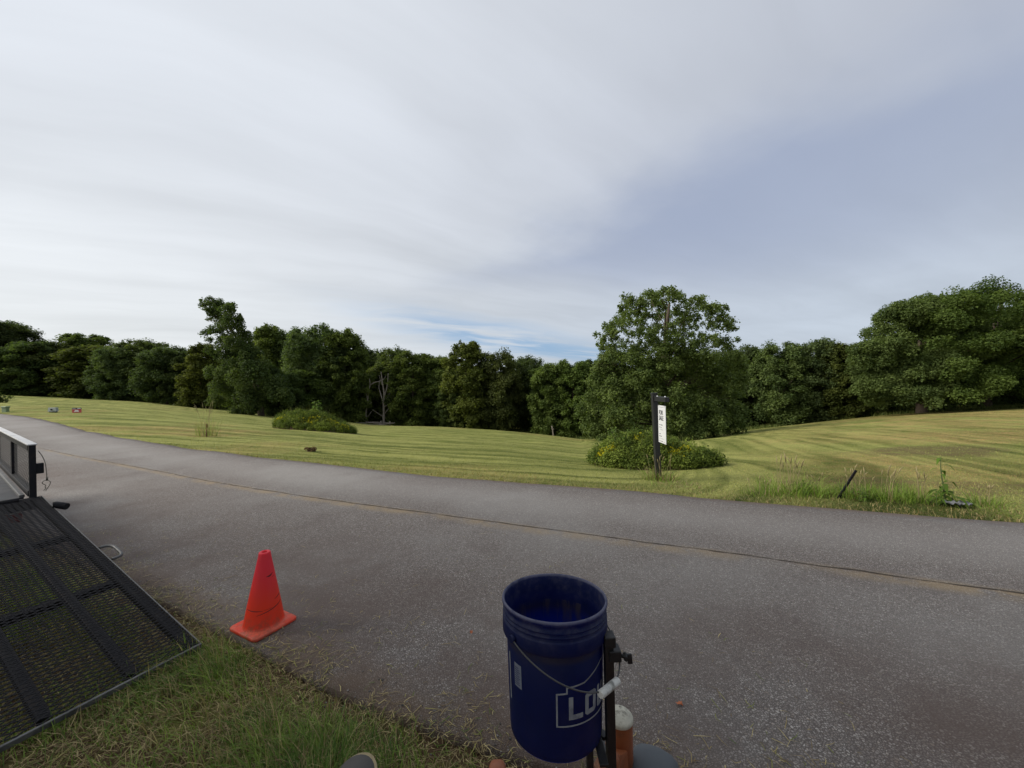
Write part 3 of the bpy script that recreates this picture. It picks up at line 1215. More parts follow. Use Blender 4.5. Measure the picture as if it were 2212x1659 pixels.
front = [
    (-70, 686, 75, 96, 3, 'broad dark tree cut by the left picture edge, tallest of the far left wood'),
    (8, 701, 52, 98, 5, 'dark rounded tree at the far left above the small green box'),
    (62, 738, 46, 96, 1, 'low dark green tree at the wood edge behind the grey ground box'),
    (122, 741, 48, 96, 0, 'rounded tree at the wood edge straight behind the small red sign, left half'),
    (186, 722, 44, 98, 6, 'tree with a small pointed tuft rising over the left wood'),
    (212, 748, 52, 92, 2, 'paler green leafy tree just right of the red sign at the wood edge'),
    (262, 752, 42, 92, 3, 'dark tree between the pale tree and the wide dark dome on the left'),
    (308, 736, 50, 90, 0, 'wide dark dome-shaped tree in the middle of the left wood'),
    (362, 752, 42, 86, 5, 'grey-green tree with bare twigs showing, right of the dark dome tree'),
    (404, 772, 36, 82, 1, 'lower tree filling the dip just left of the tall leaning tree'),
    (436, 742, 36, 80, 4, 'light green tree tucked behind the left side of the tall leaning tree'),
    (576, 702, 40, 74, 4, 'thin-topped tree with sky between its leaves, right of the tall leaning tree'),
    (626, 716, 48, 72, 0, 'round green tree behind the left side of the left weed mound'),
    (690, 708, 58, 70, 3, 'large domed tree rising straight behind the left weed mound'),
    (746, 716, 44, 69, 6, 'right-hand shoulder of the big domed trees, beside the gap with bare trees'),
    (660, 800, 44, 64, 2, 'smaller pale green tree in front of the domed trees above the left weed mound'),
    (612, 806, 34, 60, 1, 'small leafy tree between the tall leaning tree and the left weed mound'),
    (736, 806, 40, 64, 6, 'mid-height tree right above the right end of the left weed mound'),
    (806, 756, 34, 82, 5, 'dark tree at the back of the gap behind the bare dead trees'),
    (850, 753, 36, 82, 0, 'dark flat-topped tree behind the taller bare dead tree'),
    (893, 762, 44, 70, 6, 'full green tree directly right of the bare dead trees'),
    (946, 770, 42, 70, 2, 'bushy tree between the bare dead trees and the tall pointed tree'),
    (1008, 739, 44, 67, 4, 'tall pointed tree topping the middle of the wood'),
    (980, 838, 34, 62, 1, 'low round-headed young tree at the foot of the tall pointed tree'),
    (1078, 760, 42, 67, 0, 'tree with a small raised tip right of the tall pointed tree'),
    (1132, 774, 42, 66, 5, 'dark tree in the low stretch of wood under the blue strip of sky'),
    (1186, 786, 38, 64, 2, 'lowest-topped tree of the wood behind the thin pale snag'),
    (1238, 780, 40, 62, 6, 'tree at the wood edge touching the left side of the lone oak'),
    (1300, 778, 42, 66, 1, 'dark tree mostly hidden behind the left half of the lone oak'),
    (1624, 752, 46, 62, 5, 'dark tree at the wood edge just right of the lone oak'),
    (1684, 743, 46, 61, 0, 'dark green tree second to the right of the lone oak'),
    (1748, 738, 50, 60, 3, 'rounded dark tree midway between the lone oak and the big right-hand tree'),
    (1810, 742, 42, 60, 6, 'dark tree half hidden by the left flank of the big right-hand tree'),
    (1848, 752, 34, 58, 1, 'narrow tree in the shade notch left of the big right-hand tree'),
]
for i, (px, yt, hw, Y, v, lab) in enumerate(front):
    place_tree(px, yt, hw, Y, v, lab, 'trees along the front of the wood', sink=.25)

# the wood goes on behind
rsb = np.random.RandomState(5)
for i in range(64):
    px = -330 + i * 44 + rsb.normal(0, 12)
    ey, _ = edge_at(px)
    row = i % 3
    Y = float(ey) + (10, 17, 25)[row] + rsb.rand() * 4
    top = float(np.interp(px, [-400, 0, 60, 200, 420, 600, 750, 800, 1000, 1180, 1300, 1600, 1830, 1900, 2000, 2212, 2600], [700, 716, 752, 752, 778, 740, 738, 772, 778, 796, 786, 768, 752, 726, 690, 650, 640])) + (6, 10, 14)[row] + rsb.rand() * 10
    place_tree(px, top, 46 + rsb.rand() * 12, Y, int(rsb.randint(0, 7)), 'tree standing deeper in the dark wood, hidden behind the edge trees', 'trees deeper in the wood', sink=.3)


def px_tree(name, label, base_px, Y, trunk_px, r0, clumps, n_per, size, A, B, seed, flat=.55, limbs=60, depth_r=None, up=.7, group=None, shell=.55):
    """a tree of its own shape: clump outlines (px, py, radius px) become clumps with real depth around the trunk"""
    rs = np.random.RandomState(seed)
    x = (base_px - CX) / FPX * Y
    z = float(terrain(x, Y))
    o = thing(name, label, 'tree', (x, Y, z), 0, group)
    s = Y / FPX
    C, R = [], []
    for (cx, cy, r) in clumps:
        p = D(cx, cy, Y) - np.array([x, Y, z])
        C.append(p)
        R.append(r * s)
    C, R = np.array(C), np.array(R)
    # trunk
    tp = [D(a, b, Y) - np.array([x, Y, z]) for a, b in trunk_px]
    tp = [np.array([0, 0, -.7]), np.array([0, 0, .05])] + [np.array([p[0], 0, p[2]]) for p in tp]
    mb = MB()
    n = len(tp)
    mb.tube(tp, [r0 * 1.5, r0 * 1.25] + [r0 * (1 - .86 * i / (n - 2)) for i in range(n - 2)], 10)
    tz = np.array([p[2] for p in tp])
    tx = np.array([p[0] for p in tp])
    if depth_r is None:
        depth_r = .8
    hw = np.array([np.abs(C[:, 0] - np.interp(C[:, 2], tz, tx)).max()])
    for i in range(len(C)):
        dx = C[i, 0] - np.interp(C[i, 2], tz, tx)
        lim = math.sqrt(max(.05, 1 - min(.95, (dx / (hw[0] + R[i])) ** 2))) * hw[0] * depth_r
        C[i, 1] = rs.uniform(-1, .8) * lim if i % 2 else (1 if i % 6 == 0 else -1) * lim * rs.uniform(.5, 1)
        C[i] = D(clumps[i][0], clumps[i][1], Y + C[i, 1]) - np.array([x, Y, z])
    nl = limbs or len(C)
    for i in rs.permutation(len(C))[:nl]:
        c = C[i]
        z0 = min(tz[-1] * .95, max(tz[-1] * .12, c[2] * rs.uniform(.45, .85)))
        p0 = Vector((float(np.interp(z0, tz, tx)), 0, z0))
        p1 = Vector(c)
        L = (p1 - p0).length
        mid = p0.lerp(p1, .5) + Vector((0, 0, .10 * L)) + Vector(rs.normal(0, .05 * L, 3))
        rl = .018 + .0065 * L * r0 / .35
        bz = [p0.lerp(mid, u).lerp(mid.lerp(p1, u), u) for u in (0, .2, .4, .6, .8, 1)]
        mb.tube(bz, [rl, rl * .85, rl * .7, rl * .52, rl * .36, rl * .2], 6, caps=False)
        for q in range(3):
            st = bz[3 + q % 2]
            e = p1 + Vector(rs.normal(0, R[i] * .35, 3))
            mb.tube([st, st.lerp(e, .5) + Vector(rs.normal(0, .1, 3)), e], [rl * .4, rl * .28, rl * .12], 5, caps=False)
    mb.build('trunk', M_BARK, o)
    C, R = subdiv(C, R, rs)
    V, c = leaf_cloud(rs, C, R, n_per / 8, size, A, B, flat=flat, up=up, shell=shell, tri=True)
    link('crown', crown_mesh('crown', V, c, k=3), o)
    return o


def env_clumps(rs, rows, n, rmin, rmax):
    """clumps inside a left/right outline given per height: rows (py, left px, right px)"""
    ys = np.array([r[0] for r in rows], float)
    l = np.array([r[1] for r in rows], float)
    r_ = np.array([r[2] for r in rows], float)
    out = []
    # outline clumps first
    for y, a, b in rows:
        for xx in (a, b):
            r = rs.uniform(rmin, rmax) * .85
            out.append((xx + (r * .7 if xx == a else -r * .7), y + rs.uniform(-6, 6) + r * .3, r))
    while len(out) < n:
        best, bd_ = None, -1
        for _ in range(7):
            y = rs.uniform(ys[0], ys[-1])
            a, b = np.interp(y, ys, l), np.interp(y, ys, r_)
            r = rs.uniform(rmin, rmax)
            if b - a < 2 * r:
                continue
            xx = rs.uniform(a + r * .7, b - r * .7)
            q = np.array([(o_[0] - xx) ** 2 + (o_[1] - y) ** 2 for o_ in out[-110:]]).min()
            if q > bd_:
                best, bd_ = (xx, y, r), q
        if best:
            out.append(best)
    return out


# the lone oak in the dip
rs = np.random.RandomState(8)
oak_rows = [(634, 1405, 1470), (646, 1345, 1510), (662, 1335, 1570), (690, 1320, 1585), (712, 1282, 1590), (735, 1290, 1598), (765, 1296, 1606), (790, 1285, 1612), (806, 1276, 1610),
            (820, 1272, 1606), (850, 1262, 1604), (880, 1252, 1606), (905, 1252, 1608), (925, 1268, 1590), (938, 1300, 1560)]
up_ = env_clumps(rs, oak_rows[:9], 168, 11, 19)
lo_ = env_clumps(rs, oak_rows[6:], 150, 17, 30)
px_tree('oak_tree', 'lone broad oak standing in the mown dip behind the for sale sign', 1432, 42, [(1432, 905), (1434, 860), (1436, 800), (1438, 740), (1442, 690), (1446, 655)], .42,
        up_ + lo_, 450, .125, (.056, .082, .026), (.158, .196, .060), 9, flat=.95, limbs=70, up=.7, shell=.2)

# the tall leaning tree on the left
lean_cl = [(470, 692, 15), (490, 736, 15), (516, 688, 13), (506, 742, 17), (486, 756, 15), (470, 662, 15), (534, 728, 14), (520, 760, 20), (455, 735, 9), (500, 660, 10), (446, 655, 13), (462, 656, 16), (484, 660, 17), (498, 672, 15), (456, 672, 13), (478, 678, 20), (500, 694, 19), (484, 706, 17), (447, 689, 7), (446, 719, 13), (462, 714, 14),
           (512, 708, 15), (521, 724, 16), (498, 728, 14), (530, 744, 18), (508, 752, 20), (545, 762, 20), (478, 742, 10), (466, 758, 14), (490, 772, 22), (525, 775, 28),
           (556, 786, 28), (505, 800, 30), (540, 812, 34), (474, 806, 24), (580, 806, 24), (520, 836, 36), (562, 838, 36), (484, 838, 26), (598, 832, 26), (536, 862, 34), (575, 866, 30),
           (505, 866, 26), (612, 856, 22), (548, 884, 16), (590, 884, 18), (520, 888, 18), (470, 862, 18), (628, 846, 16), (604, 880, 14), (532, 890, 16)]
px_tree('leaning_tree', 'tall dark tree with a ragged crown top hooked to the left', 563, 55, [(563, 880), (558, 850), (548, 815), (536, 780), (520, 745), (500, 712), (482, 680)], .36,
        [(a_ + random.uniform(-4, 4), b_, c_ * 1.02) for a_, b_, c_ in lean_cl], 1050, .14, (.034, .056, .018), (.110, .142, .046), 14, flat=.95, limbs=22, depth_r=.7)

# big trees on the right
rs = np.random.RandomState(18)
r1 = [(648, 1975, 2030), (662, 1925, 2075), (690, 1895, 2110), (715, 1872, 2130), (745, 1850, 2135), (775, 1838, 2130), (805, 1836, 2120), (832, 1846, 2110), (852, 1868, 2085), (862, 1890, 2050)]
px_tree('big_tree', 'big spreading tree with a bare trunk on the right-hand slope, front one', 1990, 50, [(1990, 860), (1988, 830), (1986, 790), (1988, 740), (1990, 690)], .5,
        env_clumps(rs, r1, 150, 16, 32), 1150, .13, (.046, .070, .022), (.142, .182, .056), 19, flat=.85, limbs=34)
r2 = [(634, 2090, 2260), (644, 2045, 2320), (658, 2010, 2350), (680, 2000, 2370), (715, 2005, 2380), (750, 2015, 2380), (790, 2030, 2380), (822, 2045, 2370), (844, 2070, 2350)]
px_tree('big_tree', 'tallest tree at the right picture edge with sky showing through its crown', 2128, 53, [(2128, 850), (2132, 815), (2140, 770), (2150, 700), (2165, 650)], .55,
        env_clumps(rs, r2, 150, 16, 34), 1050, .13, (.040, .068, .018), (.130, .178, .042), 23, flat=.85, limbs=34)
px_tree('big_tree', 'dark tree beyond the right picture edge beside the tallest tree', 2330, 50, [(2330, 840), (2334, 780), (2340, 680)], .5,
        env_clumps(rs, [(a, b + 200, c + 200) for a, b, c in r2], 70, 22, 36), 300, .22, (.040, .068, .018), (.130, .178, .042), 29, flat=.5)


def undergrowth():
    rs = np.random.RandomState(66)
    C, R = [], []
    for i in range(620):
        px = rs.uniform(-250, 2500)
        ey, _ = edge_at(px)
        Y = float(ey) + rs.uniform(2, 14)
        x = (px - CX) / FPX * Y
        r = rs.uniform(.6, 1.5)
        C.append((x, Y, float(terrain(x, Y)) + r * rs.uniform(.1, 1.0)))
        R.append(r)
    V, c = leaf_cloud(rs, np.array(C), np.array(R), 110, .20, (.022, .040, .012), (.070, .100, .026), flat=.8)
    prop(link('undergrowth', crown_mesh('undergrowth', V, c, M_WEED)), kind='stuff')


undergrowth()


def edge_grass():
    """rough unmown strip at the wood's foot"""
    rs = np.random.RandomState(67)
    n = 16000
    px = rs.uniform(-150, 2350, n)
    ey, _ = edge_at(px)
    Y = ey + rs.uniform(-1.6, 3, n)
    x = (px - CX) / FPX * Y
    z = terrain(x, Y)
    h = .25 + .45 * rs.rand(n)
    c = mixc(np.array([.05, .085, .018]), np.array([.15, .17, .05]), rs.rand(n))
    prop(link('rough_grass', blades('rough_grass', np.c_[x, Y, z], h, np.full(n, .07), rs.rand(n) * 6.28, rs.rand(n) * .9, c, seg=2)), kind='stuff')


edge_grass()


def added_shade_tree(x, y, H, W, seed, label):  # unseen tree, added out of view to darken the near ground
    rs = np.random.RandomState(seed)
    C, R = dome_clumps(rs, H, W, 4.4, 90, 1.1, 1.9, .8)
    o = thing('tree', label, 'tree', (x, y, -.05))
    V, c = leaf_cloud(rs, C, R, 85, .30, LA, LB, flat=.5, tri=True)
    link('crown', crown_mesh('crown', V, c, k=3), o)
    trunk_mb(H, .3, C, rs, 4.4, 14).build('trunk', M_BARK, o)


added_shade_tree(2.6, -7.4, 12.5, 12, 404, 'unseen tree added behind the mower to shade the near ground')
added_shade_tree(-11.4, -1.2, 12.0, 8.8, 405, 'unseen tree added left of the mower to shade the near ground')


def bare_tree(label, base, Y, paths):
    x = (base[0] - CX) / FPX * Y
    z = D(base[0], base[1], Y)[2]
    z = min(z, float(terrain(x, Y)))
    o = thing('bare_tree', label, 'tree', (x, Y, z), 0, 'bare dead trees in the gap of the wood')
    org = np.array([x, Y, z])
    rs = np.random.RandomState(int(base[0]))
    for i, (pts, r0, r1) in enumerate(paths):
        P = [D(a, b, Y) - org for a, b in pts]
        P = np.array(P)
        dep = rs.uniform(-1, 1) * 1.6 if i else 0
        for k in range(len(P)):
            P[k, 1] += dep * (k / max(1, len(P) - 1)) ** 1.3
        if i == 0:
            P[0, 2] -= .4
        P = smooth_poly(dense(P, .35), 1)
        MB().tube(P, list(np.linspace(r0, r1, len(P)) * (1 + .12 * rs.normal(0, 1, len(P)))), 7).build('trunk' if i == 0 else 'branch', M_DEAD, o)
    return o


bare_tree('taller bare grey dead tree with many upright branches in the wood gap', (829, 917), 66,
          [([(829, 917), (829, 895), (829, 873), (830, 850), (826, 825), (823, 803)], .26, .07), ([(829, 876), (822, 855), (814, 838), (813, 822)], .12, .04),
           ([(830, 858), (836, 838), (838, 822), (839, 806)], .13, .05), ([(830, 872), (838, 855), (843, 843)], .10, .04), ([(829, 880), (840, 872), (847, 860), (849, 850)], .09, .03),
           ([(828, 900), (818, 893), (808, 884)], .08, .03), ([(830, 895), (838, 882), (846, 872)], .08, .03), ([(827, 835), (821, 820), (818, 811)], .07, .03)])
bare_tree('thinner bare dead tree with one branch arching right over the gap', (789, 912), 66,
          [([(789, 912), (791, 890), (794, 866), (796, 845), (800, 832), (798, 818)], .17, .06), ([(800, 832), (808, 826), (820, 824), (831, 819), (833, 812)], .10, .04),
           ([(794, 862), (788, 848), (784, 836)], .07, .03), ([(793, 878), (800, 872), (806, 868)], .06, .03), ([(790, 903), (798, 898), (804, 888)], .07, .03)])
o = bare_tree('thin pale leaning snag at the wood foot left of the lone oak', (1196, 950), 58, [([(1196, 950), (1195, 935), (1192, 920)], .11, .08), ([(1195, 930), (1198, 926)], .05, .03)])
o['group'] = 'dead snags'

# posts and brush at the foot of the dead trees
for (px, y0, y1, lab) in ((823, 917, 908, 'left short weathered post before the bare dead trees'), (842, 917, 908, 'right short weathered post before the bare dead trees')):
    p = D(px, y0, 64)
    p[2] = terrain(p[0], p[1])
    o = thing('wooden_post', lab, 'post', p, 0, 'short posts by the dead trees')
    H = (y0 - y1) / FPX * 64
    MB().tube([(0, 0, -.3), (.01, 0, H * .6), (.03, 0, H)], [.13, .12, .10], 8).build('post_shaft', M_DEAD, o)
rs = np.random.RandomState(77)
p = D(806, 917, 64)
p[2] = terrain(p[0], p[1])
o = thing('brush_pile', 'heap of grey fallen branches lying before the bare dead trees', 'brush pile', p)
for i in range(16):
    a = rs.uniform(-.5, .5)
    L = rs.uniform(1.0, 2.6)
    c = np.array([rs.uniform(-2.6, 3.4), rs.uniform(-.8, .8), rs.uniform(.08, .45)])
    d = np.array([math.cos(a), math.sin(a) * .5, rs.uniform(-.15, .15)]) * L / 2
    MB().tube([c - d, c + rs.normal(0, .05, 3), c + d], [.09, .08, .04], 6).build('branch', M_DEAD, o)

# ------------------------------------------------------------------ weeds, mounds


def leafy_stem(mbs, root, H, nleaf, L, rs, lean=(0, 0), wid=.26, droop=.7, start=.15):
    """adds a stem and long pointed leaves; mbs = (stem builder, leaf vertex list, leaf colour list)"""
    st, LV, LC = mbs
    root = np.array(root, float)
    pts = [root + np.array([lean[0] * t ** 1.5 + .02 * H * math.sin(7 * t + H * 9), lean[1] * t ** 1.5, H * t]) for t in np.linspace(0, 1, 6)]
    st.tube(pts, list(np.linspace(.012, .004, 6) * (H / .8) ** .5), 5, caps=False)
    for i in range(nleaf):
        t = start + (1 - start) * (i + rs.rand() * .6) / nleaf
        k = min(4, int(t * 5))
        b = pts[k] + (pts[k + 1] - pts[k]) * (t * 5 - k)
        a = i * 2.4 + rs.normal(0, .4)
        l = L * rs.uniform(.6, 1.15) * (1.1 - .5 * t)
        dr = np.array([math.cos(a), math.sin(a), 0])
        sd = np.array([-math.sin(a), math.cos(a), 0])
        c = np.array(GREEN) * rs.uniform(.8, 1.7) if rs.rand() > .3 else np.array(LGREEN) * rs.uniform(.8, 1.3)
        q = []
        for s_, w_ in ((0, .08), (.3, 1), (.65, .8), (1, .02)):
            up = math.sin(s_ * 2.2) * .35 * l - droop * l * s_ ** 2 * .55
            ctr = b + dr * l * s_ * .9 + np.array([0, 0, up])
            q += [ctr + sd * w_ * l * wid * .5, ctr - sd * w_ * l * wid * .5]
        base = len(LV)
        LV.extend(q)
        LC.extend([c] * 8)


def finish_leaves(name, LV, LC, parent=None, mat=None):
    V = np.array(LV)
    n = len(V) // 8
    F = (np.arange(n)[:, None, None] * 8 + np.array([(0, 1, 3, 2), (2, 3, 5, 4), (4, 5, 7, 6)])[None]).reshape(-1, 4)
    return link(name, raw_mesh(name, V, F, 4, mat or M_WEED, np.array(LC)), parent)


M_STEM = mat_basic('green_stem', (.085, .115, .035), .7, var=.3, vscale=10)


def weed_plant(label, loc, H, nstem, nleaf, L, seed, spread=.1, wid=.26, name='weed_plant', group=None, droop=.7, lean=None, start=.15):
    rs = np.random.RandomState(seed)
    o = thing(name, label, 'weed', loc, 0, group)
    st = MB()
    LV, LC = [], []
    for i in range(nstem):
        a = rs.rand() * 6.28
        ln = lean if lean is not None else (rs.normal(0, .15) * H, rs.normal(0, .15) * H)
        leafy_stem((st, LV, LC), (spread * math.cos(a) * rs.rand(), spread * math.sin(a) * rs.rand(), -.03), H * rs.uniform(.75, 1.0) if i else H, nleaf, L, rs, ln, wid, droop, start)
    st.build('stem', M_STEM, o)
    finish_leaves('leaves', LV, LC, o)
    return o


def mound(label, cpx, ybase, halfw_px, top_py, ry_fac, seed, dens, yel, right_tail=1.0):
    b = thit(cpx, ybase)
    Y = b[1]
    rx = halfw_px / FPX * Y
    ry = rx * ry_fac
    c = np.array([b[0], b[1] + ry * .9, 0])
    c[2] = terrain(c[0], c[1])
    Ht = D(cpx, top_py, c[1])[2] - c[2]
    rs = np.random.RandomState(seed)
    o = thing('weed_mound', label, 'mound', c)

    def hz(u, v):
        q = np.clip(1 - u * u - v * v, 0, 1)
        return (Ht - .12) * (.80 - .34 * u) * q ** 1.1 * (.66 + .72 * fbm(u * 3 + seed, v * 3, 1.0, 80)) + 0

    # earth
    n = 30
    rr = np.linspace(0, 1.08, 14)
    th = np.linspace(0, 2 * PI, 40)[:-1]
    V = []
    for r in rr:
        for a in th:
            u, v = r * math.cos(a), r * math.sin(a)
            zz = float(terrain(c[0] + u * rx, c[1] + v * ry)) - c[2]
            V.append((u * rx, v * ry, float(hz(np.array(u), np.array(v))) * .92 + zz - (.08 if r > 1 else 0)))
    F = []
    m = len(th)
    for i in range(len(rr) - 1):
        for k in range(m):
            F.append([i * m + k, i * m + (k + 1) % m, (i + 1) * m + (k + 1) % m, (i + 1) * m + k])
    MB().add(V, F, True).build('earth', M_SOIL, o)
    # weeds: leaf clumps over the surface
    k = dens
    u = rs.uniform(-1, 1, k)
    v = rs.uniform(-1, 1, k)
    q = u * u + v * v < 1.0
    u, v = u[q], v[q]
    z = hz(u, v)
    zt = terrain(c[0] + u * rx, c[1] + v * ry) - c[2]
    R = (.06 + .26 * rs.rand(len(u)) ** 3) * (rx / 2.0) ** .6
    C = np.c_[u * rx, v * ry, z + zt + R * rs.uniform(.2, .9, len(u))]
    V1, c1 = leaf_cloud(rs, C, R, 60, .020 * (rx / 2.0) ** .7 + .007, (.048, .078, .015), (.185, .235, .042), flat=.9, up=.5, cvar=.6)
    fo = link('weeds', crown_mesh('weeds', V1, c1, M_WEED), o)
    fo['kind'] = 'stuff'
    # taller stalks
    k = 2600
    u = rs.uniform(-1, 1, k)
    v = rs.uniform(-1, 1, k)
    q = u * u + v * v < 1.02
    u, v = u[q], v[q]
    z = hz(u, v) + terrain(c[0] + u * rx, c[1] + v * ry) - c[2]
    hh = (.10 + .50 * rs.rand(len(u)) ** 3) * (Ht / .75)
    cc = mixc(np.array([.06, .085, .022]), np.array([.19, .20, .07]), rs.rand(len(u)))
    g = link('tall_grass', blades('tall_grass', np.c_[u * rx, v * ry, z], hh, np.full(len(u), .012 * (rx / 2) ** .5), rs.rand(len(u)) * 6.28, rs.rand(len(u)) * .8, cc), o)
    g['kind'] = 'stuff'
    # yellow flowers in patches
    FV_, FC = [], []
    CC, RR = [], []
    for (fu, fv, fr, nn) in yel:
        for i in range(nn):
            uu, vv = fu + rs.normal(0, fr), fv + rs.normal(0, fr * .7)
            if uu * uu + vv * vv > 1:
                continue
            zz = float(hz(np.array(uu), np.array(vv))) + float(terrain(c[0] + uu * rx, c[1] + vv * ry)) - c[2]
            CC.append((uu * rx, vv * ry, zz + rs.uniform(.14, .34) * (rx / 2) ** .6))
            RR.append(.045 * (rx / 2) ** .6)
    V2, c2 = leaf_cloud(rs, np.array(CC), np.array(RR), 12, .018 * (rx / 2) ** .6, (.50, .44, .012), (.68, .60, .03), flat=.9, up=.6)
    fl = link('yellow_flowers', crown_mesh('yellow_flowers', V2, c2, M_WEED), o)
    fl['kind'] = 'stuff'
    return o, c, rx, ry, Ht, hz


o, c2_, rx2, ry2, Ht2, hz2 = mound('weed mound with yellow flowers close behind the for sale sign', 1444, 1015, 150, 944, .62, 3, 1500,
                                   [(-.86, -.30, .09, 110), (.10, -.75, .10, 60), (.34, -.55, .06, 36), (-.25, -.30, .07, 24)])
mo1, c1_, rx1, ry1, Ht1, hz1 = mound('rounded green weed mound in the left of the field', 654, 929, 90, 887, .6, 5, 1300,
                                   [(.62, -.35, .12, 120), (-.75, -.4, .08, 50), (.1, -.7, .12, 50), (.85, -.25, .06, 60)])


def on_mound(c, rx, ry, hz, u, v):
    zz = float(hz(np.array(u), np.array(v))) + float(terrain(c[0] + u * rx, c[1] + v * ry))
    return (c[0] + u * rx, c[1] + v * ry, zz)


weed_plant('tall broad-leaved milkweed growing on the left of the flowered mound', on_mound(c2_, rx2, ry2, hz2, -.58, -.15), .62, 7, 12, .20, 31, .28, .40, 'milkweed')
weed_plant('leafy milkweed standing out just right of the for sale panel', on_mound(c2_, rx2, ry2, hz2, .02, .1), .55, 4, 12, .18, 32, .12, .40, 'milkweed')
weed_plant('milkweed stalks at the crest between the tall milkweed and the sign post', on_mound(c2_, rx2, ry2, hz2, -.34, -.1), .40, 4, 9, .16, 34, .16, .38, 'milkweed')
weed_plant('light green sapling sprouting from the top of the left mound', on_mound(c1_, rx1, ry1, hz1, .05, .1), 1.1, 4, 14, .42, 33, .3, .42, 'sapling')


def grass_clump(label, loc, H, n, rad, seed, dryf=.2, seedheads=0, name='grass_clump', group=None, bend=.55):
    rs = np.random.RandomState(seed)
    n = int(n * .6)
    o = thing(name, label, 'grass clump', loc, 0, group)
    a = rs.rand(n) * 6.28
    r = rad * rs.rand(n) ** .6
    P = np.c_[r * np.cos(a), r * np.sin(a), np.full(n, -.02)]
    P[:, 2] += terrain(loc[0] + P[:, 0], loc[1] + P[:, 1]) - loc[2]
    h = H * (.35 + .65 * rs.rand(n))
    c = mixc(GREEN * 1.5, LGREEN * 2.0, rs.rand(n))
    k = rs.rand(n) < dryf
    c[k] = mixc(BROWN, STRAW, rs.rand(k.sum()))
    link('grass_leaves', blades('grass_leaves', P, h, np.full(n, .010), a + rs.normal(0, .8, n), np.abs(rs.normal(bend, .3, n)), c), o)['kind'] = 'stuff'
    if seedheads:
        st = MB()
        for i in range(seedheads):
            b = rs.rand() * 6.28
            rr = rad * .6 * rs.rand()
            x0, y0 = rr * math.cos(b), rr * math.sin(b)
            hh = H * rs.uniform(.9, 1.35)
            lx, ly = rs.normal(0, .13, 2) * hh
            st.tube([(x0, y0, 0), (x0 + lx * .4, y0 + ly * .4, hh * .6), (x0 + lx, y0 + ly, hh)], [.0035, .003, .002], 4, caps=False)
            st.tube([(x0 + lx * .8, y0 + ly * .8, hh * .86), (x0 + lx, y0 + ly, hh), (x0 + lx * 1.3, y0 + ly * 1.3, hh * 1.1)], [.004, .008, .0015], 5)
        st.build('seed_heads', mat_basic('seed_head', (.30, .25, .12), .9), o)
    return o


S0 = thit(1423, 1037)
grass_clump('dry seedy grass left uncut around the for sale post', S0 + np.array([0, -.05, 0]), .36, 420, .34, 41, .5, 14, bend=.7)
grass_clump('pile of cut straw lying right of the for sale post', thit(1462, 1050), .16, 360, .40, 42, .6, 0, bend=1.5)
grass_clump('tall green weeds by the road left of the leaning stake, large clump', thit(1705, 1066), .42, 420, .42, 43, .12, 16)
grass_clump('short leafy clump right beside the foot of the leaning stake', thit(1768, 1070), .26, 300, .26, 44, .05, 4)
grass_clump('grass clump hugging the right side of the leaning stake', thit(1848, 1074), .32, 420, .28, 45, .12, 9)
grass_clump('dense green blades between the leaning stake and the tall pokeweed', thit(1915, 1080), .34, 360, .28, 46, .08, 8)
grass_clump('thin clump just left of the tall pokeweed', thit(1985, 1084), .32, 200, .22, 47, .1, 6)
grass_clump('small clump beyond the grey litter near the right picture edge', thit(2132, 1092), .24, 140, .16, 48, .1, 4)
grass_clump('sprawling dark green weeds at the road edge in the right corner', thit(2185, 1112), .14, 420, .45, 49, .1, 0, bend=1.0)
grass_clump('low weeds at the verge left of the large green clump', thit(1650, 1070), .20, 200, .3, 50, .2, 5)
weed_plant('tall single-stemmed pokeweed by the road with drooping leaves', thit(2038, 1092), .66, 1, 13, .24, 51, .02, .24, 'pokeweed', droop=1.2, lean=(-.03, 0))
weed_plant('low dark leaved shoots at the foot of the tall pokeweed', thit(2046, 1094), .26, 5, 5, .26, 52, .14, .26, 'weed_plant', droop=1.0)
weed_plant('bushy low weed in front of the leaning stake', thit(1852, 1080), .22, 7, 7, .13, 53, .2, .3)
weed_plant('low broad leaves growing left of the leaning stake', thit(1738, 1068), .22, 6, 7, .14, 54, .22, .3)
grass_clump('tuft of uncut grass around a thin reddish stake on the left', thit(448, 941), .95, 240, .42, 55, .35, 10, bend=.35)

# dead leaf clump and small shrub on the left
p = thit(672, 975)
o = thing('leaf_heap', 'small brown heap of dead clippings by the road in mid left', 'heap', p)
rs = np.random.RandomState(91)
V, c = leaf_cloud(rs, np.array([(rs.normal(0, .07), rs.normal(0, .05), .04 + .04 * rs.rand()) for _ in range(14)]), np.full(14, .07), 30, .028, (.07, .045, .025), (.17, .11, .055), flat=.6)
link('dead_leaves', crown_mesh('dead_leaves', V, c, M_WEED), o)['kind'] = 'stuff'
MB().lathe([(.13, -.03), (.09, .04), (.04, .06), (.001, .07)], 16).build('heap_base', M_SOIL, o)
p = D(-4, 880, 52)
p[2] = terrain(p[0], p[1])
o = thing('shrub', 'small dark shrub cut by the left picture edge above the green box', 'shrub', p)
V, c = leaf_cloud(rs, np.array([(rs.normal(0, .45), rs.normal(0, .4), rs.uniform(.2, 1.3)) for _ in range(22)]), np.full(22, .42), 90, .11, LA, LB, flat=.8)
link('foliage', crown_mesh('foliage', V, c, M_WEED), o)
MB().tube([(0, 0, -.1), (.03, 0, .6), (-.05, .05, 1.2)], [.05, .04, .02], 6).build('stem', M_BARK, o)

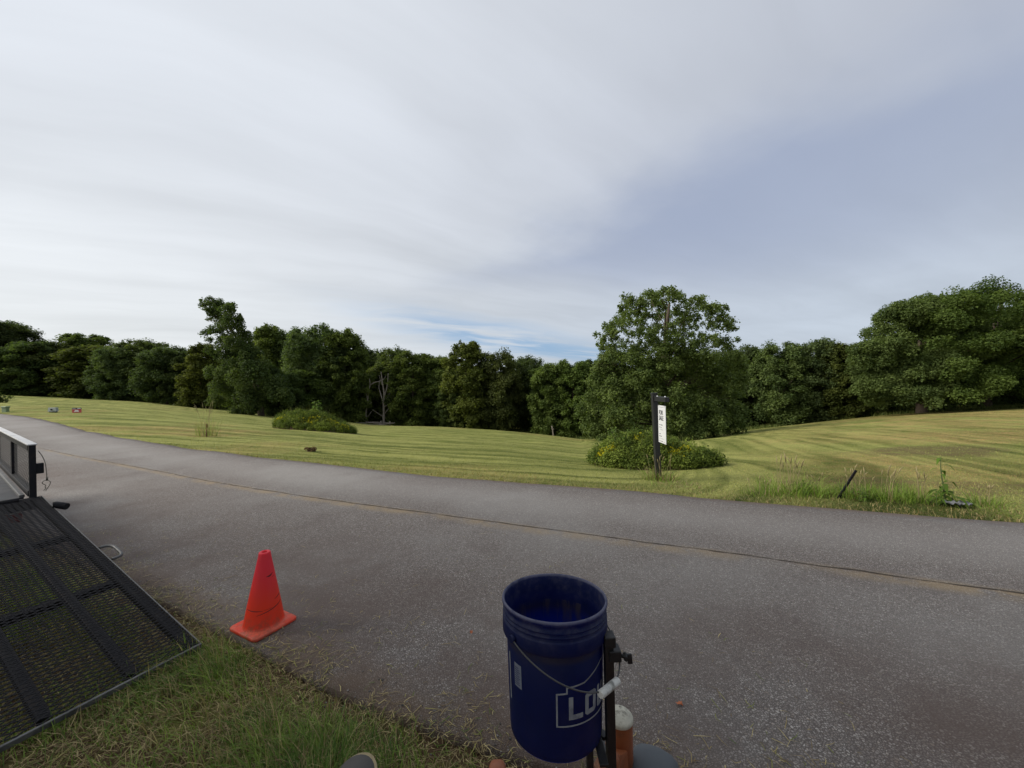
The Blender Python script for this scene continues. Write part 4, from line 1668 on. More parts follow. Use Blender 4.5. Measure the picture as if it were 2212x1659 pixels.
# ------------------------------------------------------------------ small things in the field
M_BOXGREEN = mat_basic('pale_green_paint', (.16, .22, .12), .6, var=.15)
M_BOXGREY = mat_basic('grey_plastic', (.26, .29, .28), .7, var=.15, vscale=5)
M_DARK = mat_basic('dark_gap', (.01, .01, .01), .9)
M_RED = mat_basic('red_sign_print', (.33, .03, .035), .5, var=.1)
M_SIGNBLACK = mat_basic('black_sign_print', (.012, .012, .014), .5)
M_WHITE = mat_basic('white_sign_sheet', (.62, .63, .65), .55, var=.04, vscale=3)
M_INK = mat_basic('dark_ink', (.03, .032, .038), .6)
M_RUST = mat_basic('rusty_steel', (.13, .055, .03), .85, var=.35, vscale=20)

p = thit(12, 890)
k = p[1] / FPX
o = thing('utility_box', 'small pale green utility box at the left picture edge', 'utility box', p)
MB().box((0, 0, 4 * k), (10 * k, 6 * k, 10 * k), ch=.03).build('box_body', M_BOXGREEN, o)
MB().box((0, 0, 10.6 * k), (12 * k, 8 * k, 3.4 * k), ch=.04).build('box_lid', M_BOXGREEN, o)

p = thit(115, 891)
k = p[1] / FPX
o = thing('ground_box', 'low grey ground box with a dark hole left of the red sign', 'utility box', p)
MB().prism([(-9 * k, 0), (9 * k, 0), (8 * k, 8.5 * k), (-8 * k, 8.5 * k)], -2.5 * k, 2.5 * k, Matrix(((1, 0, 0), (0, 0, 1), (0, 1, 0))), (0, 0, 2.2 * k)).build('box_body', M_BOXGREY, o)
MB().box((0, 0, 1.0 * k), (14 * k, 4 * k, 3 * k)).build('box_base', M_DARK, o)
MB().lathe([(.001, 0), (1.7 * k, 0), (1.7 * k, .05)], 14, (.5 * k, -2.5 * k - .02, 6.2 * k), M=Matrix(((1, 0, 0), (0, 0, -1), (0, 1, 0)))).build('hole', M_DARK, o)

p = thit(166, 892)
k = p[1] / FPX
o = thing('lawn_sign', 'small red and black lawn sign standing in the left field', 'sign', p, .1)
MB().box((0, 0, 4.2 * k), (18 * k, .02, 7.5 * k)).build('sign_panel', M_RED, o)
MB().box((0, 0, 9.5 * k), (18 * k, .022, 3.2 * k)).build('sign_header', M_SIGNBLACK, o)
for s in (-1, 1):
    MB().tube([(s * 5 * k, .02, -.25), (s * 5 * k, .02, 8 * k)], .006, 6).build('stake', M_BLACKSTEEL, o)
pr = MB()
pr.box((0, -.014, 5.6 * k), (7 * k, .006, 1.8 * k))
pr.box((-.3 * k, -.014, 3.2 * k), (9.5 * k, .006, 1.3 * k))
pr.box((5 * k, -.015, 9.6 * k), (6.4 * k, .006, 1.1 * k))
pr.box((-5 * k, -.015, 8.9 * k), (6.0 * k, .006, .8 * k))
pr.build('sign_print', M_WHITE, o)

p = thit(446, 943)
k = p[1] / FPX
o = thing('marker_stake', 'thin reddish marker stake standing in the left grass tuft', 'stake', p)
MB().tube([(0, 0, -.1), (.02, 0, .5), (.03, 0, 24 * k)], [.02, .02, .018], 6).build('stake_rod', M_RUST, o)
MB().box((.03, -.005, 22.5 * k), (.05, .03, .12)).build('stake_head', M_RUST, o)

# leaning black stake
a = thit(1811, 1077)
b = D(1850, 1016, a[1] - .05)
o = thing('leaning_stake', 'black steel T-post stake leaning to the right at the road verge', 'stake', a)
v = Vector(b - a)
st = MB()
st.beam(-v * .15, v, .030, .006, (0, 1, 0))
st.beam(Vector((0, .012, 0)) - v * .15, v + Vector((0, .012, 0)), .006, .024, (0, 1, 0))
st.build('stake_rail', M_BLACKSTEEL, o)
nub = MB()
for i in range(9):
    q = v * (.12 + .095 * i)
    nub.beam(q - v.normalized() * .008, q + v.normalized() * .008, .018, .018, (0, 1, 0))
nub.build('stud', M_BLACKSTEEL, o)

# litter by the pokeweed: a flattened crumpled sheet
p = thit(2068, 1098)
o = thing('litter', 'flattened crumpled grey and white litter by the pokeweed', 'litter', (p[0], p[1], p[2] + .03), -.2)
rs = np.random.RandomState(95)
nx, ny = 14, 9
V, F, = [], []
for i in range(nx):
    for j in range(ny):
        u, w = i / (nx - 1) - .5, j / (ny - 1) - .5
        V.append((u * .24 + rs.normal(0, .008), w * .13 * (1 - u * u) + rs.normal(0, .006), .015 + rs.rand() * .045))
for i in range(nx - 1):
    for j in range(ny - 1):
        F.append([i * ny + j, (i + 1) * ny + j, (i + 1) * ny + j + 1, i * ny + j + 1])
ob = MB().add(V, F).build('sheet', mat_basic('crumpled_sheet', (.26, .27, .29), .6, var=.6, vscale=14, dirt=(.03, .03, .03), dirt_amt=.9, dirt_scale=12), o)
sm = ob.modifiers.new('thick', 'SOLIDIFY')
sm.thickness = .003

# fallen leaves on the road
for (px, py, lab, s_) in ((1468, 1522, 'orange fallen leaf on the asphalt right of the bucket', .021), (1018, 1367, 'small orange leaf on the asphalt left of the bucket', .015)):
    p = G(px, py, .006)
    o = thing('fallen_leaf', lab, 'leaf', p, px)
    m = MB()
    ol = [(0, -1.1), (.35, -.55), (.75, -.5), (.55, 0), (.7, .5), (.25, .55), (0, 1.1), (-.3, .6), (-.7, .45), (-.5, 0), (-.8, -.45), (-.3, -.5)]
    V = [(x * s_ * .8, y * s_ * .8, .004 + .010 * abs(x) + .004 * math.sin(3 * y)) for x, y in ol] + [(0, 0, .003)]
    F = [[i, (i + 1) % 12, 12] for i in range(12)]
    m.add(V, F).build('leaf_blade', mat_basic('orange_leaf', (.36, .11, .04), .7, var=.3, vscale=40), o).modifiers.new('thick', 'SOLIDIFY').thickness = .0012

# ------------------------------------------------------------------ for sale sign


def text_mesh(txt, size, depth, sx=1.0):
    cu = bpy.data.curves.new('txt', 'FONT')
    cu.body = txt
    cu.size = size
    cu.extrude = depth
    cu.offset = size * .012
    cu.resolution_u = 3
    ob = bpy.data.objects.new('txt', cu)
    COL.objects.link(ob)
    dg = bpy.context.evaluated_depsgraph_get()
    dg.update()
    me = bpy.data.meshes.new_from_object(ob.evaluated_get(dg))
    V = [(v.co.x * sx, v.co.y, v.co.z) for v in me.vertices]
    F = [list(p.vertices) for p in me.polygons]
    bpy.data.objects.remove(ob)
    bpy.data.curves.remove(cu)
    bpy.data.meshes.remove(me)
    return V, F


M_POST = mat_basic('black_vinyl_post', (.016, .017, .019), .45, var=.2, vscale=4, dirt=(.05, .045, .03), dirt_amt=.25)
o = thing('for_sale_sign', 'black post with an arm holding a white for sale panel', 'sign', S0)
top = D(1413, 850, S0[1]) - S0
tl = Vector((float(top[0]), 0, float(top[2])))
MB().beam(Vector((0, 0, -.2)), tl, .098, .098, (0, 1, 0), ch=.006).build('post', M_POST, o)
MB().beam(tl - tl.normalized() * .002, tl + tl.normalized() * .012, .114, .114, (0, 1, 0), ch=.004).build('post_cap', M_POST, o)
az = tl.z - .095
ax = tl.x * .97 + .02
y1 = -.55
MB().beam((ax, -.045, az), (ax, y1, az), .075, .085, (0, 0, 1), ch=.004).build('arm', M_POST, o)
for yy in (-.10, -.46):
    MB().lathe([(.001, .016), (.010, .014), (.014, .004), (.014, 0)], 12, (ax, yy, az + .043)).build('arm_bolt', M_WHITE, o)
ptop = az - .115
ph = .675
px0, px1 = -.13, -.47
for yy in (px0 - .04, px1 + .04):
    MB().tube([(ax + .002, yy, az - .04), (ax + .012, yy, az - .06), (ax, yy, az - .085), (ax - .006, yy, ptop - .01)], .004, 6).build('hook', M_BLACKSTEEL, o)
pan = MB().box((ax, (px0 + px1) / 2, ptop - ph / 2), (.006, abs(px1 - px0), ph)).build('panel', M_WHITE, o)
fx = ax - .0045


def put_text(txt, size, yl, z, sx, name='lettering'):
    V, F = text_mesh(txt, size, .0012, sx)
    # text runs towards -y (to the right for someone looking along +x)
    V2 = [(fx + c_ * 1.0 - .0008, yl - a_, z + b_) for a_, b_, c_ in V]
    MB().add(V2, F).build(name, M_INK, pan).parent = pan


put_text('FOR', .115, px0 - .045, ptop - .165, .82)
put_text('SALE', .115, px0 - .045, ptop - .265, .82)
fine = MB()
rs = np.random.RandomState(3)


def fine_line(z, y0, y1, hgt, gap=.35):
    y = y0
    while y > y1:
        w = rs.uniform(.006, .018)
        if rs.rand() > gap * .5:
            fine.box((fx - .0005, y - w / 2, z), (.0015, w, hgt * rs.uniform(.7, 1)))
        y -= w + rs.uniform(.003, .007)


fine_line(ptop - .030, px0 - .04, px1 + .03, .004)
for (z, a_, b_, hh) in ((.350, .05, .20, .016), (.395, .05, .17, .012), (.436, .05, .21, .007), (.515, .05, .09, .018), (.555, .05, .15, .018), (.555, .17, .20, .014), (.597, .05, .26, .006), (.645, .02, .28, .010)):
    fine_line(ptop - z, px0 - a_, px0 - b_, hh)
fine.build('fine_print', mat_basic('grey_ink', (.10, .105, .115), .6), pan).parent = pan

# ------------------------------------------------------------------ traffic cone
M_CONE = None


def mat_cone():
    m = bpy.data.materials.new('cone_vinyl')
    m.use_nodes = True
    t = NT(m.node_tree)
    out = t.n('ShaderNodeOutputMaterial')
    p = t.n('ShaderNodeBsdfPrincipled')
    t.l(p.outputs[0], out.inputs[0])
    tc = t.n('ShaderNodeTexCoord')
    ov = tc.outputs['Object']
    sp = t.n('ShaderNodeSeparateXYZ')
    t.l(ov, sp.inputs[0])
    n1 = t.noise(ov, 9, 5, .6)
    h = t.ss(t.m('ADD', sp.outputs[2], t.m('MULTIPLY', n1, .12)), .16, .50)
    c = t.mix(h, (.90, .055, .018), (.86, .045, .070))          # sun-bleached towards the top
    fade = t.ss(t.noise(ov, 5, 6, .65), .45, .75)
    c = t.mix(t.m('MULTIPLY', fade, .10), c, (.75, .20, .16))
    basew = t.m('MULTIPLY', t.ss(sp.outputs[2], .045, .026), t.ss(t.noise(ov, 11, 5, .65), .30, .60))
    c = t.mix(t.m('MULTIPLY', basew, .65), c, (.86, .20, .12))
    foot = t.m('MULTIPLY', t.ss(sp.outputs[2], .13, .04), t.ss(t.noise(ov, 18, 6, .7), .42, .66))
    c = t.mix(t.m('MULTIPLY', foot, .5), c, (.20, .10, .06))
    mv = t.n('ShaderNodeMapping')
    mv.inputs['Scale'].default_value = (6, 6, 60)
    t.l(ov, mv.inputs['Vector'])
    scuff = t.ss(t.noise(mv.outputs[0], 1.0, 3, .6), .66, .72)
    c = t.mix(t.m('MULTIPLY', scuff, .45), c, (.10, .02, .015))
    t.l(c, p.inputs['Base Color'])
    p.inputs['Roughness'].default_value = .5
    p.inputs['Specular IOR Level'].default_value = .35
    b = t.n('ShaderNodeBump')
    b.inputs['Strength'].default_value = .2
    b.inputs['Distance'].default_value = .004
    t.l(n1, b.inputs['Height'])
    t.l(b.outputs[0], p.inputs['Normal'])
    tr = t.n('ShaderNodeBsdfTranslucent')
    t.l(c, tr.inputs[0])
    mx = t.n('ShaderNodeMixShader')
    mx.inputs[0].default_value = .28
    t.l(p.outputs[0], mx.inputs[1])
    t.l(tr.outputs[0], mx.inputs[2])
    t.l(mx.outputs[0], out.inputs[0])
    return m


M_CONE = mat_cone()
CB = np.array([-1.712, 2.600, .01])
CH = .495
o = thing('traffic_cone', 'faded red-orange rubber traffic cone at the road edge', 'cone', (CB[0], CB[1], .004), math.radians(-26.5))
o.rotation_euler = (math.radians(-1.0), math.radians(1.2), math.radians(-26.5))


def rsq(half, rad, n=6):
    pts = []
    for (sx, sy, a0) in ((1, 1, 0), (-1, 1, 90), (-1, -1, 180), (1, -1, 270)):
        for i in range(n):
            a = math.radians(a0 + 90 * i / (n - 1))
            pts.append(((half - rad) * sx + rad * math.cos(a), (half - rad) * sy + rad * math.sin(a)))
    return pts


bs = MB()
hb = .146
rings = []
for hh, zz in ((hb - .004, 0), (hb, .004), (hb, .017), (hb - .004, .022), (hb - .02, .024), (.12, .027)):
    rings.append([(x, y, zz) for x, y in rsq(hh, min(.03, hh * .4))])
bs.loft(rings).build('cone_base', M_CONE, o)
prof = [(.126, .024), (.121, .032), (.1165, .045), (.107, .10), (.098, .15), (.060, .35), (.0385, .462), (.0360, .482), (.0350, .490), (.0310, .494), (.0190, .494), (.0165, .489), (.018, .46), (.05, .30), (.10, .06)]
MB().lathe(prof, 56).build('cone_body', M_CONE, o)
# torn nick and old cut marks
M_NICK = mat_basic('cone_cut', (.09, .012, .012), .8)


def cone_r(z):
    zs = [.024, .045, .10, .15, .35, .462]
    rr_ = [.126, .1165, .107, .098, .060, .0385]
    return float(np.interp(z, zs, rr_))


def cone_mark(name, a0, a1, z0, z1, hgt, bow=0.0):
    """a slim raised flap or groove mark following the cone's wall"""
    m = MB()
    V, F = [], []
    n = 12
    for i in range(n + 1):
        t = i / n
        a = math.radians(a0 + (a1 - a0) * t)
        z = z0 + (z1 - z0) * t - bow * math.sin(PI * t)
        hh = hgt * math.sin(PI * min(.97, max(.03, t))) + .0008
        for dz in (-.5, .5):
            r = cone_r(z + dz * hh) + .0009
            V.append((r * math.cos(a), r * math.sin(a), z + dz * hh))
    for i in range(n):
        F.append([2 * i, 2 * i + 2, 2 * i + 3, 2 * i + 1])
    q = m.add(V, F).build(name, M_NICK, o)
    q.modifiers.new('thick', 'SOLIDIFY').thickness = .0012


fa = math.degrees(math.atan2(-CB[1], -CB[0])) + 26.5     # side that looks at the camera
cone_mark('nick', fa + 10, fa + 50, .345, .358, .009, .005)
cone_mark('scratch', fa - 25, fa + 75, .118, .158, .004)
cone_mark('scratch', fa - 72, fa - 5, .150, .142, .0035)
cone_mark('scratch', fa + 40, fa + 80, .190, .205, .003)

# ------------------------------------------------------------------ trailer with lowered ramp
M_MESH = mat_basic('expanded_metal', (.011, .011, .014), .6, var=.25, vscale=14, spec=.25)
M_CAP = mat_basic('worn_steel_cap', (.60, .60, .60), .42, metal=.25, var=.2, vscale=10, dirt=(.16, .15, .15), dirt_amt=.7, dirt_scale=9)
M_DECK = mat_basic('grey_deck_plate', (.020, .021, .025), .55, var=.3, vscale=3, bump=.3, bscale=30, dirt=(.08, .075, .07), dirt_amt=.6)
M_RAILLIGHT = mat_basic('worn_rail_edge', (.11, .11, .11), .5, metal=.2, var=.35, vscale=20, dirt=(.02, .02, .02), dirt_amt=.7, dirt_scale=14)

HZ = .60
C0 = G(430, 1390, .06)
HG = G(88, 1072, HZ)
vec = HG - C0
e1h = np.array([vec[0], vec[1], 0])
e1h /= np.linalg.norm(e1h)
e2h = np.array([-e1h[1], e1h[0], 0])
if e2h[1] > 0:
    e2h = -e2h
RL = np.linalg.norm(vec)
RW = 2.0
trl = thing('utility_trailer', 'black steel utility trailer with its mesh ramp let down on the grass', 'trailer', (HG[0], HG[1], 0), math.atan2(e1h[1], e1h[0]))
# local frame: +x away along the trailer, y across.  e2 in local coordinates:
sgn = 1 if (np.dot(e2h, [-e1h[1], e1h[0], 0]) > 0) else -1
DX = -float(np.linalg.norm(vec[:2]))


BR = Matrix.Rotation(math.atan2(.552, -.834) - math.atan2(e1h[1], e1h[0]), 3, 'Z')


def tl_(x, y, z):
    """trailer point: x from hinge towards the drawbar, y from the right rail inwards, z height"""
    return BR @ Vector((x, sgn * (y + .045), z))


RX = Vector((-DX, 0, HZ - .06)).normalized()             # up the ramp (local)
RN = Vector((-RX.z, 0, RX.x))                             # ramp normal


def rp(s, y, n=0.0):
    """ramp point: s metres up from the foot, y across, n along the normal"""
    return Vector((DX, 0, .06)) + RX * s + Vector((0, sgn * y, 0)) + RN * n


def ramp_beam(name, s0, y0, s1, y1, w, h, n=-.022, mat=None, ch=.004):
    return MB().beam(rp(s0, y0, n), rp(s1, y1, n), w, h, RN, ch).build(name, mat or M_BLACKSTEEL, ramp)


ramp = thing('ramp', None, None)
ramp.parent = trl
del_keys = [k_ for k_ in ramp.keys()]
k_ = RL / 3.341
ramp_beam('ramp_side_tube', 0, .030, RL, .030, .05, .05, -.030)
ramp_beam('ramp_edge_strip', 0, -.004, RL, -.004, .006, .022, -.006, M_RAILLIGHT, .001)
ramp_beam('ramp_side_tube', 0, RW - .030, RL, RW - .030, .05, .05, -.030)
ramp_beam('ramp_foot_bar', -.006, -.01, -.006, RW + .01, .014, .030, -.014, M_RAILLIGHT)
for y in (.285, .60, .92, 1.25, 1.60):
    ramp_beam('ramp_long_bar', .04, y, RL - .02, y, .05, .04, -.026)
ramp_beam('ramp_cross_bar', 1.20 * k_, 0.03, 1.20 * k_, RW - .03, .05, .05, -.052)
ramp_beam('ramp_cross_bar', 2.27 * k_, 0.03, 2.27 * k_, RW - .03, .05, .05, -.052)
ramp_beam('ramp_cross_bar', RL - .04, 0.03, RL - .04, RW - .03, .06, .05, -.026)
# handle loop
hs0, hs1 = 1.80 * k_, 1.53 * k_
pts = [rp(hs0, -.02, -.01), rp(hs0 + .005, -.055, -.01), rp(hs0 - .02, -.08, -.008), rp(hs0 - .06, -.09, -.006), rp(hs1 + .05, -.09, -.006), rp(hs1 + .01, -.08, -.008), rp(hs1, -.05, -.01), rp(hs1, -.02, -.01)]
MB().tube(smooth_poly(dense([tuple(q) for q in pts], .012), 2), .011, 10).build('ramp_handle', M_RAILLIGHT, ramp)
# spring tube stub
MB().tube([rp(2.96 * k_, .0, .02), rp(2.955 * k_, -.02, .02), rp(2.87 * k_, -.07, .012)], .03, 14).build('stub_tube', M_BLACKSTEEL, ramp)


def expanded(nu, nv, lu, lv, wid, thick):
    """diamond mesh in a lu x lv sheet: strands are three-sided prisms, alternately tilted"""
    du, dv = lu / nu, lv / nv
    i, j = np.meshgrid(np.arange(nu + 1), np.arange(nv + 1), indexing='ij')
    sel = ((i + j) % 2 == 0)
    i, j = i[sel], j[sel]
    A, B = [], []
    for di in (-1, 1):
        ok = (i + di >= 0) & (i + di <= nu) & (j + 1 <= nv)
        A.append(np.stack([i[ok] * du, j[ok] * dv], 1))
        B.append(np.stack([(i[ok] + di) * du, (j[ok] + 1) * dv], 1))
    A, B = np.concatenate(A), np.concatenate(B)
    # small gap at the knots is closed by running the strands slightly long
    T = (B - A) / np.linalg.norm(B - A, axis=1)[:, None]
    A, B = A - T * wid * .35, B + T * wid * .35
    N = np.stack([-T[:, 1], T[:, 0]], 1)
    n = len(A)
    z0 = np.zeros(n)
    s_ = np.sign(N[:, 0])[:, None]
    N = N * s_
    V = np.stack([np.c_[A - N * wid / 2, z0 - thick / 2], np.c_[A + N * wid / 2, z0 + thick / 2], np.c_[A, z0 - thick],
                  np.c_[B - N * wid / 2, z0 - thick / 2], np.c_[B + N * wid / 2, z0 + thick / 2], np.c_[B, z0 - thick]], 1)
    F = (np.arange(n)[:, None, None] * 6 + np.array([(0, 1, 4, 3), (1, 2, 5, 4), (2, 0, 3, 5)])[None]).reshape(-1, 4)
    return V.reshape(-1, 3), F


V, F = expanded(176, 52, RL, RW, .0054, .004)
V2 = np.array([tuple(rp(0, 0)) for _ in range(1)])[0] + np.outer(V[:, 0], np.array(RX)) + np.outer(V[:, 1], np.array([0, sgn, 0])) + np.outer(V[:, 2] + .003, np.array(RN))
link('ramp_mesh', raw_mesh('ramp_mesh', V2, F, 4, M_MESH), ramp)['kind'] = 'stuff'

# body of the trailer beyond the hinge
TL = 3.6
PT = D(66, 959, HG[1] + .05)
PH = PT[2]
MB().beam(tl_(.03, .0, HZ - .04), tl_(.03, .0, PH), .045, .05, BR @ Vector((1, 0, 0)), .003).build('rear_post', M_BLACKSTEEL, trl)
MB().beam(tl_(.03, RW, HZ - .04), tl_(.03, RW, PH), .045, .05, BR @ Vector((1, 0, 0)), .003).build('rear_post', M_BLACKSTEEL, trl)
for y in (0, RW):
    MB().beam(tl_(-.0, y, PH + .004), tl_(TL, y, PH + .004), .062, .012, (0, 0, 1), .003).build('rail_cap', M_CAP, trl)
    MB().beam(tl_(.075, y, PH - .032), tl_(TL, y, PH - .032), .05, .05, (0, 0, 1), .003).build('top_rail', M_BLACKSTEEL, trl)
    MB().beam(tl_(.075, y, HZ + .03), tl_(TL, y, HZ + .03), .055, .055, (0, 0, 1), .003).build('bottom_rail', M_BLACKSTEEL, trl)
    for x in (1.55, TL - .03):
        MB().beam(tl_(x, y, HZ + .06), tl_(x, y, PH - .06), .045, .045, (1, 0, 0), .003).build('side_upright', M_BLACKSTEEL, trl)
    V, F = expanded(64, 14, TL - .1, PH - HZ - .11, .0075, .002)
    V2 = np.array([tuple(tl_(a_ + .06, y + c_, b_ + HZ + .055)) for a_, b_, c_ in V])
    link('side_mesh', raw_mesh('side_mesh', V2, F, 4, M_MESH), trl)['kind'] = 'stuff'
    MB().beam(tl_(.10, abs(y - .06), HZ + .012), tl_(TL, abs(y - .06), HZ + .012), .035, .03, (0, 0, 1), .006).build('deck_edge_angle', M_RAILLIGHT, trl)
MB().box(tl_(TL / 2 + .05, RW / 2, HZ - .012), (TL - .08, RW - .10, .03), BR).build('deck', M_DECK, trl)
MB().box(tl_(.0, RW / 2, HZ - .055), (.10, RW + .04, .10), BR, ch=.004).build('rear_beam', M_BLACKSTEEL, trl)
for y in (.18, .9, 1.6):
    MB().tube([tl_(-.045, y - .09, HZ + .005), tl_(-.045, y + .09, HZ + .005)], .02, 10).build('hinge', M_BLACKSTEEL, trl)
MB().box(tl_(TL + .02, RW / 2, HZ - .05), (.08, RW, .12), BR, ch=.004).build('front_beam', M_BLACKSTEEL, trl)
# drawbar, wheels and mudguards
for s_ in (-1, 1):
    MB().beam(tl_(TL + .02, RW / 2 + s_ * .8, HZ - .08), tl_(TL + 1.25, RW / 2 + s_ * .04, HZ - .08), .06, .08, (0, 0, 1), .004).build('drawbar', M_BLACKSTEEL, trl)
M_TYRE = mat_basic('tyre_rubber', (.025, .025, .026), .85, var=.25, vscale=10, bump=.4, bscale=40)
M_RIM = mat_basic('white_wheel_rim', (.55, .55, .55), .5, var=.1)
for y in (.20, RW - .20):
    w = thing('wheel', None, None)
    w.parent = trl
    w.location = tl_(2.2, y, .255)
    w.scale = (.77, .77, .77)
    w.rotation_euler = BR.to_euler()
    MX = Matrix(((1, 0, 0), (0, 0, 1), (0, -1, 0)))
    MB().lathe([(.20, -.09), (.29, -.10), (.325, -.07), (.332, -.03), (.332, .03), (.325, .07), (.29, .10), (.20, .09)], 40, M=MX).build('tyre', M_TYRE, w)
    MB().lathe([(.001, -.03), (.05, -.05), (.06, -.03), (.17, -.03), (.20, -.085), (.205, .085), (.17, .03), (.001, .03)], 32, M=MX).build('rim', M_RIM, w)
MB().tube([tl_(2.2, .05, .255), tl_(2.2, RW - .05, .255)], .04, 10).build('axle', M_BLACKSTEEL, trl)
MB().box(tl_(2.2, RW / 2, .44), (.6, RW - .9, .25), BR).build('axle_frame', M_BLACKSTEEL, trl)
# lamp and number-plate bracket under the rear beam
MB().box(tl_(-.03, .55, HZ - .17), (.02, .30, .10), BR, ch=.003).build('plate_bracket', M_RAILLIGHT, trl)
MB().box(tl_(-.03, .14, HZ - .16), (.04, .14, .08), BR, ch=.01).build('tail_lamp', mat_basic('tail_lamp_red', (.20, .015, .015), .35), trl)
for y in (.36, .82):
    MB().beam(tl_(-.01, y, HZ - .30), tl_(-.01, y, HZ - .10), .04, .02, (1, 0, 0)).build('bracket', M_BLACKSTEEL, trl)
# latch block with hanging cable and spring pin at the rear post
MB().box(tl_(.03, -.045, HZ + .27), (.04, .05, .10), BR, .004).build('latch_block', M_BLACKSTEEL, trl)
cb = thing('pin_cable', None, None)
cb.parent = trl
M_CABLE = mat_basic('cable', (.16, .15, .12), .6, metal=.4)
cp = [tl_(.0, -.035, PH - .06), tl_(.0, -.055, PH - .10), tl_(-.01, -.075, PH - .17), tl_(-.015, -.082, PH - .26), tl_(-.015, -.085, PH - .34)]
MB().tube(smooth_poly(dense([tuple(q) for q in cp], .02), 2), .0035, 6).build('cable', M_CABLE, cb)
MB().tube([tl_(-.015, -.085, PH - .325), tl_(-.015, -.085, PH - .355)], .008, 8).build('ferrule', M_CABLE, cb)
z0 = PH - .355
clip = [(-.015, 0), (.012, -.006), (.022, -.022), (.016, -.05), (-.004, -.088), (-.010, -.10)]
clip2 = [(-.015, 0), (-.030, -.010), (-.032, -.024), (-.018, -.038), (-.006, -.046), (-.016, -.062), (-.006, -.074), (-.014, -.086), (-.024, -.094)]
for cc in (clip, clip2):
    MB().tube(smooth_poly(dense([tuple(tl_(-.015, -.085 - a_, z0 + b_)) for a_, b_ in cc], .006), 1), .003, 6).build('spring_pin', M_CABLE, cb)

# ------------------------------------------------------------------ bucket on its stand
BK = D(1193, 1284, 1.11)
BH = .352
BZ = BK[2] - BH
bk = thing('bucket', 'blue plastic bucket with wire handle and house-shaped logo', 'bucket', (BK[0], BK[1], BZ))
BT = math.radians(-4.2)
bk.location = (BK[0], BK[1] - BH * math.sin(-BT), BZ)
bk.scale = (.99, .99, BH / .3755)
bk.rotation_euler = (BT, math.radians(.8), 0)


def mat_bucket():
    m = bpy.data.materials.new('blue_bucket_plastic')
    m.use_nodes = True
    t = NT(m.node_tree)
    out = t.n('ShaderNodeOutputMaterial')
    p = t.n('ShaderNodeBsdfPrincipled')
    tc = t.n('ShaderNodeTexCoord')
    ov = tc.outputs['Object']
    sp = t.n('ShaderNodeSeparateXYZ')
    t.l(ov, sp.inputs[0])
    x, y, z = sp.outputs
    rad = t.m('SQRT', t.m('ADD', t.m('MULTIPLY', x, x), t.m('MULTIPLY', y, y)))
    n1 = t.noise(ov, 12, 5, .65)
    c = t.mix(n1, (.0018, .007, .042), (.003, .013, .080))
    # blotchy dark brown band under the collar, dried mud runs inside
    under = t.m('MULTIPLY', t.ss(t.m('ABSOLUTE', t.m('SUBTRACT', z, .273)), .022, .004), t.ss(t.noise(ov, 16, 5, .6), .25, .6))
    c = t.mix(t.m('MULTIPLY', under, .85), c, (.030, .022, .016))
    dust = t.ss(t.noise(ov, 7, 6, .7), .45, .75)
    c = t.mix(t.m('MULTIPLY', dust, .22), c, (.07, .065, .07))
    mp = t.n('ShaderNodeMapping')
    mp.inputs['Scale'].default_value = (26, 26, 3.2)
    t.l(ov, mp.inputs['Vector'])
    runs = t.ss(t.noise(mp.outputs[0], 1.0, 5, .6), .50, .62)
    ins = t.ss(rad, .1345, .1325)
    ins2 = t.m('MULTIPLY', t.ss(z, .195, .26), t.m('LESS_THAN', rad, t.m('ADD', .1268, t.m('MULTIPLY', z, .035))))
    inner = t.m('LESS_THAN', rad, t.m('ADD', .1268, t.m('MULTIPLY', z, .035)))
    c = t.mix(t.m('MULTIPLY', inner, t.ss(z, .30, .17)), c, (.006, .045, .480))  # light shining through the wall painted as brighter blue low inside
    c = t.mix(t.m('MULTIPLY', t.m('MULTIPLY', runs, ins2), .85), c, (.075, .062, .052))
    scr = t.n('ShaderNodeMapping')
    scr.inputs['Scale'].default_value = (8, 8, 90)
    t.l(ov, scr.inputs['Vector'])
    rim = t.m('MULTIPLY', t.ss(z, .275, .37), t.ss(t.noise(ov, 30, 5, .7), .40, .70))
    c = t.mix(t.m('MULTIPLY', rim, .45), c, (.15, .15, .18))
    lip = t.m('MULTIPLY', t.ss(z, .366, .373), t.ss(t.noise(ov, 22, 4, .6), .25, .55))
    c = t.mix(t.m('MULTIPLY', lip, .6), c, (.26, .26, .32))
    sc2 = t.n('ShaderNodeMapping')
    sc2.inputs['Scale'].default_value = (70, 70, 9)
    sc2.inputs['Rotation'].default_value = (.35, .2, 0)
    t.l(ov, sc2.inputs['Vector'])
    scr_ = t.ss(t.noise(sc2.outputs[0], 1.0, 4, .7), .66, .76)
    c = t.mix(t.m('MULTIPLY', scr_, .35), c, (.10, .11, .16))
    t.l(c, p.inputs['Base Color'])
    t.l(t.m('ADD', .40, t.m('MULTIPLY', n1, .25)), p.inputs['Roughness'])
    p.inputs['Specular IOR Level'].default_value = .4
    b = t.n('ShaderNodeBump')
    b.inputs['Strength'].default_value = .12
    b.inputs['Distance'].default_value = .003
    t.l(t.noise(ov, 45, 5, .6), b.inputs['Height'])
    t.l(b.outputs[0], p.inputs['Normal'])
    tr = t.n('ShaderNodeBsdfTranslucent')
    t.l(t.mix(.5, c, (.008, .06, .60)), tr.inputs[0])
    mx = t.n('ShaderNodeMixShader')
    mx.inputs[0].default_value = .42
    t.l(p.outputs[0], mx.inputs[1])
    t.l(tr.outputs[0], mx.inputs[2])
    t.l(mx.outputs[0], out.inputs[0])
    return m


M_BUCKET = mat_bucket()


def br_(z):
    return .1285 + .035 * z          # outer wall radius


